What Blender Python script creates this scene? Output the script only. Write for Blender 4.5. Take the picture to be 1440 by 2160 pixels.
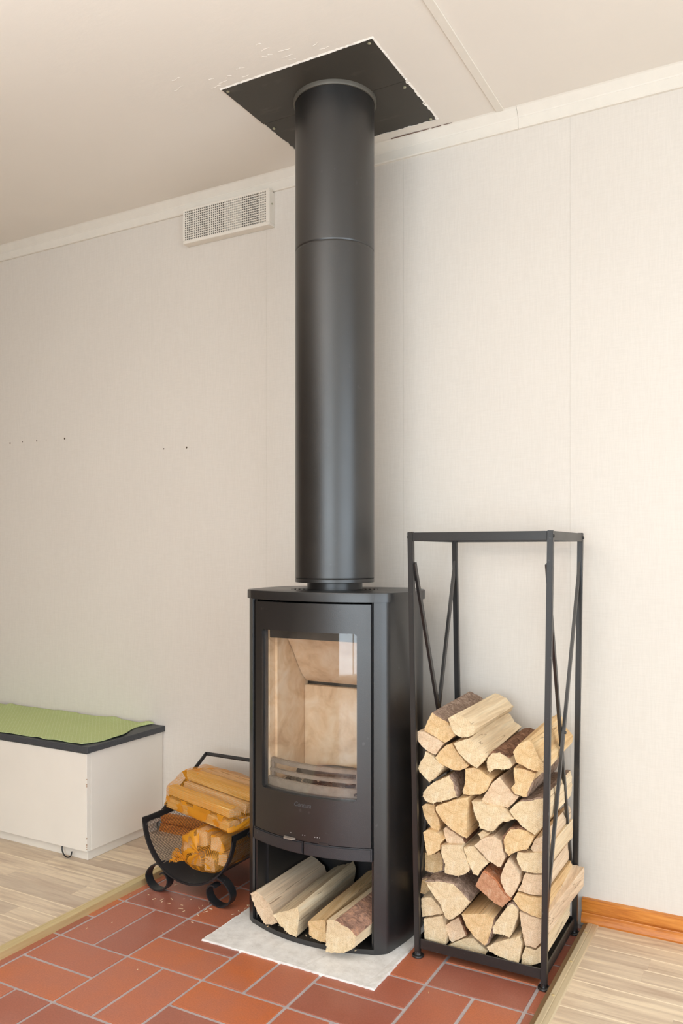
import bpy, bmesh, math, random
from mathutils import Vector, Matrix
C = bpy.context.scene.collection
SC = bpy.context.scene
for _o in list(bpy.data.objects): bpy.data.objects.remove(_o)

# ------------------------------------------------------------------ camera
cam = bpy.data.cameras.new('camera'); camo = bpy.data.objects.new('camera', cam); C.objects.link(camo)
camo.location = (2.0348, -2.3789, 1.0768)
camo.rotation_euler = (math.radians(90), 0, 0.50226)
cam.sensor_fit = 'VERTICAL'; cam.sensor_height = 36.0; cam.sensor_width = 24.0
cam.lens = 1705.64 / 2160 * 36.0
cam.shift_y = (1162.5 - 1080) / 2160
cam.clip_start = 0.05
SC.camera = camo

# ------------------------------------------------------------------ world, daylight, exposure
W = bpy.data.worlds.new('sky'); SC.world = W; W.use_nodes = True
W.node_tree.nodes['Background'].inputs[0].default_value = (0.80, 0.90, 1.0, 1)
W.node_tree.nodes['Background'].inputs[1].default_value = 1.0
SC.view_settings.view_transform = 'Standard'; SC.view_settings.look = 'None'
SC.view_settings.gamma = 1.0; SC.view_settings.use_curve_mapping = False
SC.view_settings.exposure = 0.06

def area(name, loc, aim, w, h, power, col):
    l = bpy.data.lights.new(name, 'AREA'); l.shape = 'RECTANGLE'; l.size = w; l.size_y = h
    l.energy = power; l.color = col
    o = bpy.data.objects.new(name, l); C.objects.link(o); o.location = loc
    o.rotation_euler = (Vector(aim) - Vector(loc)).to_track_quat('-Z', 'Y').to_euler()
    return o
# daylight entering by the patio door and the window in the front wall and by the window in the right wall
area('daylight_patio', (1.9, -4.56, 1.08), (1.9, 0, 1.08), 2.4, 1.95, 70, (0.80, 0.915, 1.0))
area('daylight_window', (3.66, -2.1, 1.07), (0, -2.1, 1.07), 2.75, 2.06, 55, (0.79, 0.905, 1.0))
# added unseen spot, aimed up for fill light bounced off the ceiling
gl_ = bpy.data.lights.new('bounce_fill', 'SPOT'); gl_.energy = 186; gl_.color = (0.955, 0.975, 1.0); gl_.shadow_soft_size = 0.12
gl_.spot_size = math.radians(160); gl_.spot_blend = 0.8
gl_o = bpy.data.objects.new('bounce_fill', gl_); C.objects.link(gl_o); gl_o.location = (0.8, -2.7, 1.45); gl_o.rotation_euler = (math.radians(180), 0, 0)

# ------------------------------------------------------------------ helpers
def lin(r, g, b):
    f = lambda c: (c/255/12.92 if c/255 <= 0.04045 else ((c/255+0.055)/1.055)**2.4)
    return (f(r), f(g), f(b), 1)
class NT:
    def __init__(s, name):
        s.m = bpy.data.materials.new(name); s.m.use_nodes = True
        s.t = s.m.node_tree; s.t.nodes.clear()
        s.out = s.n('ShaderNodeOutputMaterial')
    def n(s, typ, **kw):
        x = s.t.nodes.new(typ)
        for k, v in kw.items():
            if k.startswith('i_'):
                key = k[2:].replace('_', ' '); x.inputs[key].default_value = v
            else: setattr(x, k, v)
        return x
    def l(s, a, b): s.t.links.new(a, b)
    def math(s, op, a, b=None, clamp=False):
        x = s.n('ShaderNodeMath', operation=op, use_clamp=clamp)
        for i, v in enumerate((a, b)):
            if v is None: continue
            if isinstance(v, (int, float)): x.inputs[i].default_value = v
            else: s.l(v, x.inputs[i])
        return x.outputs[0]
    def coord(s, kind='Object', scale=(1, 1, 1), loc=(0, 0, 0)):
        tc = s.n('ShaderNodeTexCoord'); mp = s.n('ShaderNodeMapping')
        mp.inputs['Scale'].default_value = scale; mp.inputs['Location'].default_value = loc
        s.l(tc.outputs[kind], mp.inputs[0]); return mp.outputs[0]
    def geo(s, scale=(1, 1, 1)):
        g = s.n('ShaderNodeNewGeometry'); mp = s.n('ShaderNodeMapping'); mp.inputs['Scale'].default_value = scale
        s.l(g.outputs['Position'], mp.inputs[0]); return mp.outputs[0]
    def noise(s, vec, scale=5, detail=4, rough=0.55, dist=0):
        x = s.n('ShaderNodeTexNoise'); x.inputs['Scale'].default_value = scale; x.inputs['Detail'].default_value = detail
        x.inputs['Roughness'].default_value = rough; x.inputs['Distortion'].default_value = dist
        s.l(vec, x.inputs['Vector']); return x.outputs['Fac']
    def ramp(s, fac, stops):
        x = s.n('ShaderNodeValToRGB'); e = x.color_ramp.elements
        while len(e) < len(stops): e.new(0.5)
        for k, (p, c) in enumerate(stops): e[k].position = p; e[k].color = c
        s.l(fac, x.inputs[0]); return x.outputs[0]
    def mix(s, fac, a, b, blend='MIX'):
        x = s.n('ShaderNodeMix', data_type='RGBA', blend_type=blend)
        for i, v in ((0, fac), (6, a), (7, b)):
            if isinstance(v, (int, float, tuple)): x.inputs[i].default_value = v
            else: s.l(v, x.inputs[i])
        return x.outputs[2]
    def bump(s, h, strength=0.3, dist=0.002):
        x = s.n('ShaderNodeBump'); x.inputs['Strength'].default_value = strength; x.inputs['Distance'].default_value = dist
        s.l(h, x.inputs['Height']); return x.outputs[0]
    def bsdf(s, col, rough=0.6, metal=0.0, normal=None, spec=0.5, **kw):
        b = s.n('ShaderNodeBsdfPrincipled')
        for key, v in (('Base Color', col), ('Roughness', rough), ('Metallic', metal), ('Specular IOR Level', spec)):
            if isinstance(v, (int, float, tuple)): b.inputs[key].default_value = v
            else: s.l(v, b.inputs[key])
        for k, v in kw.items(): b.inputs[k].default_value = v
        if normal is not None: s.l(normal, b.inputs['Normal'])
        s.l(b.outputs[0], s.out.inputs[0]); return b
    def rnd(s): return s.n('ShaderNodeObjectInfo').outputs['Random']
    def attr(s, name):
        return s.n('ShaderNodeAttribute', attribute_type='OBJECT', attribute_name=name)
M = {}
def plain(name, col, rough=0.6, metal=0.0, spec=0.5, var=0.06, scale=40, bumpk=0.0):
    t = NT(name); v = t.geo()
    n = t.noise(v, scale, 3)
    c = t.mix(1.0, col, t.ramp(n, [(0.3, (1-var,)*3+(1,)), (0.7, (1+var,)*3+(1,))]), 'MULTIPLY')
    nm = t.bump(t.noise(v, scale*6, 3), bumpk, 0.001) if bumpk else None
    t.bsdf(c, rough, metal, nm, spec); M[name] = t.m; return t.m

def world_bm(bm, off):
    if off: bmesh.ops.translate(bm, vec=-Vector(off), verts=bm.verts)
def obj(name, bm, mats, parent=None, origin=None, smooth=None, tag=None):
    """links bm (given in world coordinates) as ONE mesh object, below parent or with its own origin"""
    me = bpy.data.meshes.new(name)
    off = Vector(origin) if origin else Vector((0, 0, 0))
    base = Vector((0, 0, 0)); p = parent
    while p is not None: base += p.location; p = p.parent
    world_bm(bm, base + (off - base if origin else Vector((0, 0, 0))))
    bmesh.ops.recalc_face_normals(bm, faces=bm.faces) if smooth != 'keep' else None
    bm.to_mesh(me); bm.free()
    for m in (mats if isinstance(mats, (list, tuple)) else [mats]): me.materials.append(m)
    if smooth is not None and smooth != 'keep':
        for p_ in me.polygons: p_.use_smooth = True
        me.set_sharp_from_angle(angle=math.radians(smooth))
    o = bpy.data.objects.new(name, me); C.objects.link(o)
    if origin: o.location = off - base
    if parent is not None: o.parent = parent
    if tag: settag(o, *tag)
    return o
def settag(o, label=None, cat=None, group=None, kind=None):
    if label: o['label'] = label
    if cat: o['category'] = cat
    if group: o['group'] = group
    if kind: o['kind'] = kind
    return o
def thing(name, loc, label, cat, group=None):
    o = bpy.data.objects.new(name, None); o.empty_display_size = 0.05
    C.objects.link(o); o.location = loc; return settag(o, label, cat, group)
def bx(bm, x0, x1, y0, y1, z0, z1, bev=0.0, seg=2):
    r = bmesh.ops.create_cube(bm, size=1.0); vs = r['verts']
    for v in vs: v.co = Vector((x0+(v.co.x+.5)*(x1-x0), y0+(v.co.y+.5)*(y1-y0), z0+(v.co.z+.5)*(z1-z0)))
    if bev:
        es = {e for v in vs for e in v.link_edges}
        bmesh.ops.bevel(bm, geom=list(es), offset=bev, segments=seg, affect='EDGES', profile=0.6)
    return bm
def box(*a, **k): return bx(bmesh.new(), *a, **k)
def prism(bm, pts, z0, z1):
    a = [bm.verts.new((x, y, z0)) for x, y in pts]; b = [bm.verts.new((x, y, z1)) for x, y in pts]
    n = len(pts); bm.faces.new(a[::-1]); bm.faces.new(b)
    for i in range(n): bm.faces.new((a[i], a[(i+1) % n], b[(i+1) % n], b[i]))
    return bm
def lathe(bm, prof, cx, cy, n=48, closed=True):
    rings = []
    for r, z in prof:
        rings.append([bm.verts.new((cx+r*math.cos(2*math.pi*i/n), cy+r*math.sin(2*math.pi*i/n), z)) for i in range(n)])
    for a, b in zip(rings, rings[1:]):
        for i in range(n): bm.faces.new((a[i], a[(i+1) % n], b[(i+1) % n], b[i]))
    if closed: bm.faces.new(rings[0][::-1]); bm.faces.new(rings[-1])
    return bm
def tube(bm, pts, r, n=8, cap=True):
    pts = [Vector(p) for p in pts]; rings = []; up = Vector((0, 0, 1))
    d0 = (pts[1]-pts[0]).normalized()
    if abs(d0.z) > 0.9: up = Vector((0, 1, 0))
    nrm = d0.cross(up).normalized()
    for i, p in enumerate(pts):
        d = ((pts[min(i+1, len(pts)-1)]-pts[max(i-1, 0)])).normalized()
        nrm = (nrm - d*nrm.dot(d)).normalized(); b = d.cross(nrm)
        rr = r[i] if isinstance(r, (list, tuple)) else r
        rings.append([bm.verts.new(p + (nrm*math.cos(2*math.pi*k/n)+b*math.sin(2*math.pi*k/n))*rr) for k in range(n)])
    for a, b in zip(rings, rings[1:]):
        for i in range(n): bm.faces.new((a[i], a[(i+1) % n], b[(i+1) % n], b[i]))
    if cap: bm.faces.new(rings[0][::-1]); bm.faces.new(rings[-1])
    return bm
def bar(bm, p, q, w, d, side=(0, 1, 0)):
    """rectangular bar from p to q; w along side, d across"""
    p, q = Vector(p), Vector(q); ax = (q-p).normalized()
    s = Vector(side); s = (s - ax*s.dot(ax)).normalized(); t = ax.cross(s)
    A = []
    for e in (p, q):
        A.append([bm.verts.new(e + s*(i*w/2) + t*(j*d/2)) for i, j in ((-1, -1), (1, -1), (1, 1), (-1, 1))])
    a, b = A; bm.faces.new(a[::-1]); bm.faces.new(b)
    for i in range(4): bm.faces.new((a[i], a[(i+1) % 4], b[(i+1) % 4], b[i]))
    return bm
def strip(bm, path, y0, y1, th):
    """flat band following an XZ path, wide from y0 to y1, th thick"""
    n = len(path); P = [Vector((x, 0, z)) for x, z in path]; rows = []
    for i, p in enumerate(P):
        d = (P[min(i+1, n-1)]-P[max(i-1, 0)]).normalized(); nr = Vector((-d.z, 0, d.x))
        q = []
        for yy, k in ((y0, .5), (y1, .5), (y1, -.5), (y0, -.5)):
            v = p + nr*(k*th); q.append(bm.verts.new((v.x, yy, v.z)))
        rows.append(q)
    for a, b in zip(rows, rows[1:]):
        for i in range(4): bm.faces.new((a[i], a[(i+1) % 4], b[(i+1) % 4], b[i]))
    bm.faces.new(rows[0][::-1]); bm.faces.new(rows[-1]); return bm
def catmull(P, k=6):
    P = [Vector(p) for p in P]; out = []
    for i in range(len(P)-1):
        p0, p1, p2, p3 = P[max(i-1, 0)], P[i], P[i+1], P[min(i+2, len(P)-1)]
        for j in range(k):
            t = j/k
            out.append(0.5*((2*p1)+(p2-p0)*t+(2*p0-5*p1+4*p2-p3)*t*t+(3*p1-p0-3*p2+p3)*t**3))
    out.append(P[-1]); return out

# ------------------------------------------------------------------ materials
def wallpaper():
    t = NT('linen_wallpaper'); v = t.geo((1, 1, 1))
    w1 = t.noise(t.geo((330, 330, 22)), 1.0, 3, .6); w2 = t.noise(t.geo((20, 20, 330)), 1.0, 3, .6)
    weave = t.math('MULTIPLY', t.math('ADD', w1, w2), .5)
    big = t.noise(v, 2.2, 3)
    base = t.mix(big, lin(222, 213, 203), lin(227, 219, 209))
    c = t.mix(1.0, base, t.ramp(weave, [(0.40, (.972, .968, .962, 1)), (0.60, (1.022, 1.022, 1.022, 1))]), 'MULTIPLY')
    wh = weave
    t.bsdf(c, 0.8, 0, t.bump(wh, 0.2, 0.0008), 0.25); M['wallpaper'] = t.m
wallpaper()
def ceiling_paint():
    t = NT('ceiling_paint'); v = t.geo()
    c = t.mix(t.noise(v, 3, 4), lin(233, 225, 215), lin(239, 231, 221))
    h = t.noise(v, 22, 5, .6); h2 = t.noise(t.geo((6, 14, 1)), 3, 6, .7)
    t.bsdf(c, 0.7, 0, t.bump(t.math('ADD', h, h2), 0.12, 0.004), 0.3); M['ceiling'] = t.m
ceiling_paint()
plain('trim_white', lin(233, 225, 213), 0.45, 0, .45, .02, 30, .05)
plain('room_white', lin(200, 192, 182), .7, 0, .3, .015, 5)
plain('unseen_wall_dark', lin(122, 104, 88), .6, 0, .3, .1, 5)  # unseen left wall, made dark so the pipe reflects a dark side
plain('vent_white', lin(236, 228, 216), 0.4, 0, .5, .02)
plain('dark_inside', lin(150, 145, 138), .8)
plain('white_carcass', lin(238, 230, 219), .32, 0, .5, .015, 8)
plain('chipboard', lin(176, 140, 110), .8)
plain('worktop_grey', lin(66, 68, 72), .5, 0, .5, .16, 160, .1)
plain('black_rubber', lin(24, 24, 25), .5)
plain('screw_zinc', lin(190, 186, 160), .35, .7)
plain('torn_paper_brown', lin(124, 96, 84), .9)
plain('collar_grey', lin(98, 93, 84), .5, .2)
plain('bronze_shaded', lin(126, 98, 66), .45, .3)
plain('seal_grey', lin(92, 90, 90), .4, .3)
plain('nail_dark', lin(96, 80, 64), .8)

def black_steel(name, col, rough, speck=0.0, metal=0.0, spec=.5, grain=0.25):
    t = NT(name); v = t.coord('Object')
    n = t.noise(v, 9, 4); f = t.noise(v, 420, 2)
    c = t.mix(1.0, col, t.ramp(n, [(.3, (.9, .9, .9, 1)), (.7, (1.12, 1.12, 1.12, 1))]), 'MULTIPLY')
    if speck:
        sp = t.noise(v, 62, 1, .3)
        c = t.mix(t.ramp(sp, [(.765, (0, 0, 0, 1)), (.80, (speck, speck, speck, 1))]), c, lin(150, 150, 150))
    r = t.math('ADD', t.math('MULTIPLY', n, .14), rough-.07)
    t.bsdf(c, r, metal, t.bump(f, grain, .0006), spec); M[name] = t.m
black_steel('stove_black', lin(29, 28, 29), .36, .08, 0, .95)
black_steel('cast_black', lin(44, 44, 47), .42, .2, 0, .7, .5)
black_steel('pipe_black', lin(27, 25, 24), .37, .04, 0, 1.0)
black_steel('plate_black', lin(58, 52, 46), .6, .2)
black_steel('rack_black', lin(36, 33, 32), .36, .15, 0, .7)
black_steel('basket_black', lin(36, 36, 38), .42, .15)
def pipe_scratch():
    t = NT('plate_scratched'); v = t.geo()
    n = t.noise(v, 7, 3); sm = t.noise(t.geo((2, 6, 1)), 4, 4)
    c = t.mix(t.ramp(sm, [(.60, (0, 0, 0, 1)), (.82, (.35, .35, .35, 1))]), lin(60, 55, 48), lin(120, 112, 100))
    t.bsdf(c, .55, 0, t.bump(n, .1, .002), .5); M['plate_black'] = t.m
pipe_scratch()
def ash_metal():
    t = NT('ashy_metal'); v = t.geo()
    c = t.mix(t.noise(v, 60, 5), lin(112, 103, 95), lin(172, 158, 144))
    t.bsdf(c, .75, .1, t.bump(t.noise(v, 200, 3), .3, .001), .4); M['ashy_metal'] = t.m
ash_metal()
def vermiculite():
    t = NT('firebrick_lining'); v = t.geo()
    a = t.noise(v, 14, 6, .62, .6); b = t.noise(v, 90, 3)
    c = t.ramp(a, [(.28, lin(204, 168, 134)), (.45, lin(230, 199, 164)), (.6, lin(240, 216, 188)), (.75, lin(242, 224, 204))])
    soot = t.noise(t.geo((1, 1, .8)), 7, 5, .6, 1.0)
    c = t.mix(t.ramp(soot, [(.66, (0, 0, 0, 1)), (.78, (.55, .55, .55, 1))]), c, lin(120, 96, 72))
    c = t.mix(t.ramp(b, [(.72, (0, 0, 0, 1)), (.8, (.7, .7, .7, 1))]), c, lin(150, 112, 76))
    t.bsdf(c, .85, 0, t.bump(b, .2, .001), .2); M['firebrick'] = t.m
vermiculite()
def ash():
    t = NT('ash'); v = t.geo()
    c = t.ramp(t.noise(v, 45, 6, .65), [(.3, lin(96, 90, 84)), (.5, lin(168, 154, 140)), (.7, lin(224, 210, 192))])
    t.bsdf(c, .95, 0, t.bump(t.noise(v, 120, 4), .6, .003), .1); M['ash'] = t.m
ash()
plain('charcoal', lin(46, 42, 40), .8, 0, .3, .3, 80, .4)
def glass():
    t = NT('stove_glass')
    tr = t.n('ShaderNodeBsdfTransparent'); tr.inputs[0].default_value = (.985, .98, .97, 1)
    gl = t.n('ShaderNodeBsdfGlossy'); gl.inputs['Roughness'].default_value = .03
    g = t.n('ShaderNodeNewGeometry'); dt = t.n('ShaderNodeVectorMath', operation='DOT_PRODUCT'); t.l(g.outputs['Incoming'], dt.inputs[0]); t.l(g.outputs['Normal'], dt.inputs[1])
    f5 = t.math('POWER', t.math('SUBTRACT', 1.0, t.math('ABSOLUTE', dt.outputs['Value'])), 5.0)
    fr = t.math('ADD', t.math('MULTIPLY', f5, .95), .05)
    mx = t.n('ShaderNodeMixShader'); t.l(fr, mx.inputs[0]); t.l(tr.outputs[0], mx.inputs[1]); t.l(gl.outputs[0], mx.inputs[2])
    # thin film of soot on the pane
    df = t.n('ShaderNodeBsdfDiffuse'); df.inputs[0].default_value = lin(176, 160, 142)
    m2 = t.n('ShaderNodeMixShader')
    s = t.noise(t.geo((1, 1, .6)), 16, 4)
    t.l(t.ramp(s, [(.4, (.0, .0, .0, 1)), (.75, (.06, .06, .06, 1))]), m2.inputs[0])
    t.l(mx.outputs[0], m2.inputs[1]); t.l(df.outputs[0], m2.inputs[2]); t.l(m2.outputs[0], t.out.inputs[0]); M['glass'] = t.m
glass()
def tile_mat():
    t = NT('terracotta_tile'); v = t.geo(); r = t.rnd()
    c = t.ramp(r, [(0, lin(156, 92, 74)), (.3, lin(174, 100, 76)), (.6, lin(188, 109, 78)), (.85, lin(194, 110, 70)), (1, lin(200, 108, 58))])
    n = t.noise(v, 9, 5, .6)
    c = t.mix(t.ramp(n, [(.35, (.0, .0, .0, 1)), (.7, (.55, .55, .55, 1))]), c, lin(172, 112, 96))
    f = t.noise(v, 260, 3)
    c = t.mix(1.0, c, t.ramp(f, [(.3, (.88, .88, .88, 1)), (.7, (1.1, 1.1, 1.1, 1))]), 'MULTIPLY')
    d = t.noise(v, 24, 2, .4)
    c = t.mix(t.ramp(d, [(.80, (0, 0, 0, 1)), (.84, (.5, .5, .5, 1))]), c, lin(196, 160, 140))
    t.bsdf(c, t.math('ADD', t.math('MULTIPLY', n, .16), .30), 0, t.bump(f, .05, .0005), .5); M['tile'] = t.m
tile_mat()
def grout():
    t = NT('grout'); v = t.geo()
    c = t.mix(t.noise(v, 60, 5), lin(158, 147, 147), lin(204, 192, 190))
    t.bsdf(c, .9, 0, t.bump(t.noise(v, 300, 3), .4, .001), .2); M['grout'] = t.m
grout()
def concrete():
    t = NT('mortar_slab'); v = t.geo()
    c = t.ramp(t.noise(v, 26, 8, .68), [(.3, lin(214, 209, 203)), (.5, lin(232, 228, 223)), (.7, lin(243, 240, 236))])
    c = t.mix(t.ramp(t.noise(v, 150, 2), [(.72, (0, 0, 0, 1)), (.78, (.7, .7, .7, 1))]), c, lin(140, 134, 126))
    t.bsdf(c, .92, 0, t.bump(t.noise(v, 90, 6, .7), .5, .002), .2); M['concrete'] = t.m
concrete()
def laminate():
    t = NT('oak_laminate'); r = t.rnd()
    v = t.coord('Object', (1, 1, 1))
    sh = t.n('ShaderNodeVectorMath', operation='MULTIPLY_ADD')
    cb = t.n('ShaderNodeCombineXYZ'); t.l(t.math('MULTIPLY', r, 31.0), cb.inputs[0]); t.l(t.math('MULTIPLY', r, 17.0), cb.inputs[1])
    t.l(v, sh.inputs[0]); sh.inputs[1].default_value = (3.0, 34.0, 1.0); t.l(cb.outputs[0], sh.inputs[2])
    g = t.noise(sh.outputs[0], 1.0, 6, .62, .8)
    sh2 = t.n('ShaderNodeVectorMath', operation='MULTIPLY_ADD'); t.l(v, sh2.inputs[0]); sh2.inputs[1].default_value = (14, 420, 1); t.l(cb.outputs[0], sh2.inputs[2])
    f = t.noise(sh2.outputs[0], 1.0, 3)
    base = t.ramp(r, [(0, lin(204, 184, 160)), (.35, lin(218, 197, 170)), (.7, lin(230, 209, 180)), (1, lin(236, 216, 186))])
    c = t.mix(t.ramp(g, [(.42, (0, 0, 0, 1)), (.68, (.75, .75, .75, 1))]), base, lin(176, 148, 124))
    c = t.mix(t.ramp(g, [(.25, (.8, .8, .8, 1)), (.40, (0, 0, 0, 1))]), c, lin(238, 216, 178))
    c = t.mix(1.0, c, t.ramp(f, [(.3, (.93, .93, .93, 1)), (.7, (1.05, 1.05, 1.05, 1))]), 'MULTIPLY')
    sx_ = t.n('ShaderNodeSeparateXYZ'); t.l(v, sx_.inputs[0])
    edge = t.math('GREATER_THAN', t.math('ADD', sx_.outputs[1], t.math('MULTIPLY', t.noise(t.coord('Object', (6, 1, 1)), 1.0, 2), .004)), .0302)
    c = t.mix(t.math('MULTIPLY', t.math('MULTIPLY', edge, t.math('GREATER_THAN', t.math('FRACT', t.math('MULTIPLY', r, 7.3)), .45)), .8), c, lin(246, 228, 198))
    t.bsdf(c, .30, 0, None, .5); M['laminate'] = t.m
laminate()
def brass():
    t = NT('brass_trim'); n = t.noise(t.geo((40, 2, 40)), 3, 4)
    t.bsdf(t.mix(n, lin(200, 176, 122), lin(226, 206, 158)), .36, .4, None, .5); M['brass'] = t.m
    t = NT('champagne_trim'); n = t.noise(t.geo((60, 2, 40)), 3, 4)
    t.bsdf(t.mix(n, lin(196, 180, 148), lin(224, 208, 176)), .42, .4, None, .5); M['champagne'] = t.m
brass()
def pine():
    t = NT('varnished_pine'); n = t.noise(t.geo((3, 40, 46)), 1.6, 6, .6, 1.2)
    c = t.ramp(n, [(.3, lin(170, 92, 30)), (.5, lin(204, 124, 48)), (.7, lin(222, 148, 70))])
    t.bsdf(c, .3, 0, None, .5); M['pine'] = t.m
pine()
def wood(name, lo, mid, hi, ysc=5.0, fine=True):
    """split wood: grain runs along the object's own Y axis"""
    t = NT(name); r = t.rnd()
    cb = t.n('ShaderNodeCombineXYZ'); t.l(t.math('MULTIPLY', r, 40.0), cb.inputs[0]); t.l(t.math('MULTIPLY', r, 23.0), cb.inputs[1])
    v = t.coord('Object')
    def vv(sc):
        s = t.n('ShaderNodeVectorMath', operation='MULTIPLY_ADD'); t.l(v, s.inputs[0]); s.inputs[1].default_value = sc; t.l(cb.outputs[0], s.inputs[2]); return s.outputs[0]
    a = t.noise(vv((60, 3.0, 60)), 1.0, 5, .6, .5); b = t.noise(vv((240, 8, 240)), 1.0, 3); d = t.noise(vv((22, 9, 22)), 1.0, 2, .5)
    k = t.noise(vv((70, 40, 70)), 1.0, 1, .3)
    cr = t.noise(vv((46, .7, 46)), 1.0, 2, .45)
    crk = t.math('LESS_THAN', t.math('ABSOLUTE', t.math('SUBTRACT', cr, .565)), .0045)
    c = t.ramp(a, [(.28, lo), (.5, mid), (.72, hi)])
    c = t.mix(1.0, c, t.ramp(b, [(.25, (.84, .84, .84, 1)), (.7, (1.06, 1.06, 1.06, 1))]), 'MULTIPLY')
    c = t.mix(t.ramp(d, [(.55, (0, 0, 0, 1)), (.8, (.45, .45, .45, 1))]), c, lo)
    c = t.mix(t.ramp(k, [(.80, (0, 0, 0, 1)), (.85, (.8, .8, .8, 1))]), c, lin(104, 74, 50))
    c = t.mix(t.math('MULTIPLY', crk, .55), c, lin(120, 86, 58))
    t.bsdf(c, .78, 0, t.bump(t.math('ADD', a, b), .55, .002), .2); M[name] = t.m
wood('split_cream', lin(218, 188, 150), lin(238, 213, 176), lin(246, 228, 196))
wood('split_orange', lin(206, 160, 110), lin(232, 196, 146), lin(242, 214, 172))
wood('split_pink', lin(212, 180, 150), lin(234, 206, 174), lin(242, 220, 192))
wood('split_red', lin(150, 88, 60), lin(186, 118, 82), lin(206, 150, 118))
wood('split_yellow', lin(214, 170, 96), lin(234, 196, 126), lin(244, 216, 160))
def endgrain(name, lo, mid, hi):
    t = NT(name); r = t.rnd(); v = t.coord('Object'); p = t.attr('pith')
    s = t.n('ShaderNodeVectorMath', operation='SUBTRACT'); t.l(v, s.inputs[0]); t.l(p.outputs['Vector'], s.inputs[1])
    q = t.n('ShaderNodeVectorMath', operation='MULTIPLY'); t.l(s.outputs[0], q.inputs[0]); q.inputs[1].default_value = (1, 0, 1)
    ln = t.n('ShaderNodeVectorMath', operation='LENGTH'); t.l(q.outputs[0], ln.inputs[0])
    wob = t.noise(v, 40, 2)
    d = t.math('ADD', t.math('MULTIPLY', ln.outputs['Value'], 1500.0), t.math('MULTIPLY', wob, 5.0))
    ring = t.math('ADD', t.math('MULTIPLY', t.math('SINE', d), .5), .5)
    n = t.noise(v, 55, 5, .65); sp = t.noise(v, 520, 3)
    c = t.ramp(n, [(.3, lo), (.5, mid), (.72, hi)])
    c = t.mix(1.0, c, t.ramp(ring, [(0, (.95, .94, .92, 1)), (1, (1.02, 1.02, 1.02, 1))]), 'MULTIPLY')
    c = t.mix(1.0, c, t.ramp(sp, [(.3, (.8, .78, .74, 1)), (.6, (1.04, 1.04, 1.04, 1))]), 'MULTIPLY')
    s2 = t.noise(v, 190, 4, .7)
    c = t.mix(1.0, c, t.ramp(s2, [(.32, (.82, .78, .72, 1)), (.5, (1.0, 1.0, 1.0, 1)), (.72, (1.05, 1.06, 1.07, 1))]), 'MULTIPLY')
    t.bsdf(c, .88, 0, t.bump(t.math('ADD', sp, s2), .55, .003), .12); M[name] = t.m
endgrain('end_cream', lin(226, 198, 158), lin(240, 216, 178), lin(246, 228, 198))
endgrain('end_orange', lin(218, 178, 128), lin(238, 204, 156), lin(246, 220, 180))
endgrain('end_pink', lin(222, 190, 158), lin(238, 210, 178), lin(244, 222, 196))
endgrain('end_red', lin(182, 130, 100), lin(206, 152, 118), lin(218, 180, 152))
def bark(name, a, b, c_, sc):
    t = NT(name); v = t.coord('Object')
    n = t.noise(v, sc, 6, .68, 1.2); w = t.noise(v, sc*4, 3)
    c = t.ramp(n, [(.3, a), (.5, b), (.7, c_)])
    t.bsdf(c, .9, 0, t.bump(t.math('ADD', n, t.math('MULTIPLY', w, .4)), .9, .006), .15); M[name] = t.m
bark('bark_grey', lin(104, 84, 72), lin(162, 136, 118), lin(204, 180, 160), 70)
bark('bark_brown', lin(82, 56, 44), lin(134, 98, 76), lin(180, 138, 110), 60)
bark('bark_red', lin(170, 100, 62), lin(206, 140, 100), lin(222, 180, 152), 40)
bark('bark_hairy', lin(112, 86, 74), lin(172, 132, 112), lin(214, 162, 128), 40)
def net_mat():
    t = NT('orange_net'); v = t.geo()
    c = t.mix(t.noise(v, 30, 3), lin(232, 152, 30), lin(244, 180, 56))
    b = t.n('ShaderNodeBsdfPrincipled'); t.l(c, b.inputs['Base Color']); b.inputs['Roughness'].default_value = .4
    tl = t.n('ShaderNodeBsdfTranslucent'); t.l(c, tl.inputs[0])
    m = t.n('ShaderNodeMixShader'); m.inputs[0].default_value = .4; t.l(b.outputs[0], m.inputs[1]); t.l(tl.outputs[0], m.inputs[2]); t.l(m.outputs[0], t.out.inputs[0]); M['net'] = t.m
net_mat()
def runner_mat():
    t = NT('green_woven'); v = t.geo()
    w = t.n('ShaderNodeTexWave', wave_type='BANDS', bands_direction='DIAGONAL'); w.inputs['Scale'].default_value = 34; w.inputs['Distortion'].default_value = 1.5; t.l(t.geo((1, 1.0, 0)), w.inputs['Vector'])
    w2 = t.n('ShaderNodeTexWave', wave_type='BANDS', bands_direction='DIAGONAL'); w2.inputs['Scale'].default_value = 34; w2.inputs['Distortion'].default_value = 1.5; t.l(t.geo((-1, 1.0, 0)), w2.inputs['Vector'])
    d = t.math('MAXIMUM', w.outputs['Fac'], w2.outputs['Fac'])
    f = t.noise(t.geo((900, 500, 1)), 1, 2)
    c = t.mix(t.ramp(d, [(.86, (0, 0, 0, 1)), (.97, (.32, .32, .32, 1))]), lin(192, 204, 144), lin(222, 228, 192))
    c = t.mix(1.0, c, t.ramp(f, [(.3, (.84, .86, .82, 1)), (.7, (1.1, 1.1, 1.1, 1))]), 'MULTIPLY')
    t.bsdf(c, .95, 0, t.bump(f, .6, .001), .1); M['runner'] = t.m
runner_mat()
# ------------------------------------------------------------------ room shell
XL, XR, YF, H = -2.3, 3.6, -4.5, 2.395
LAM = 0.017
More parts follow.
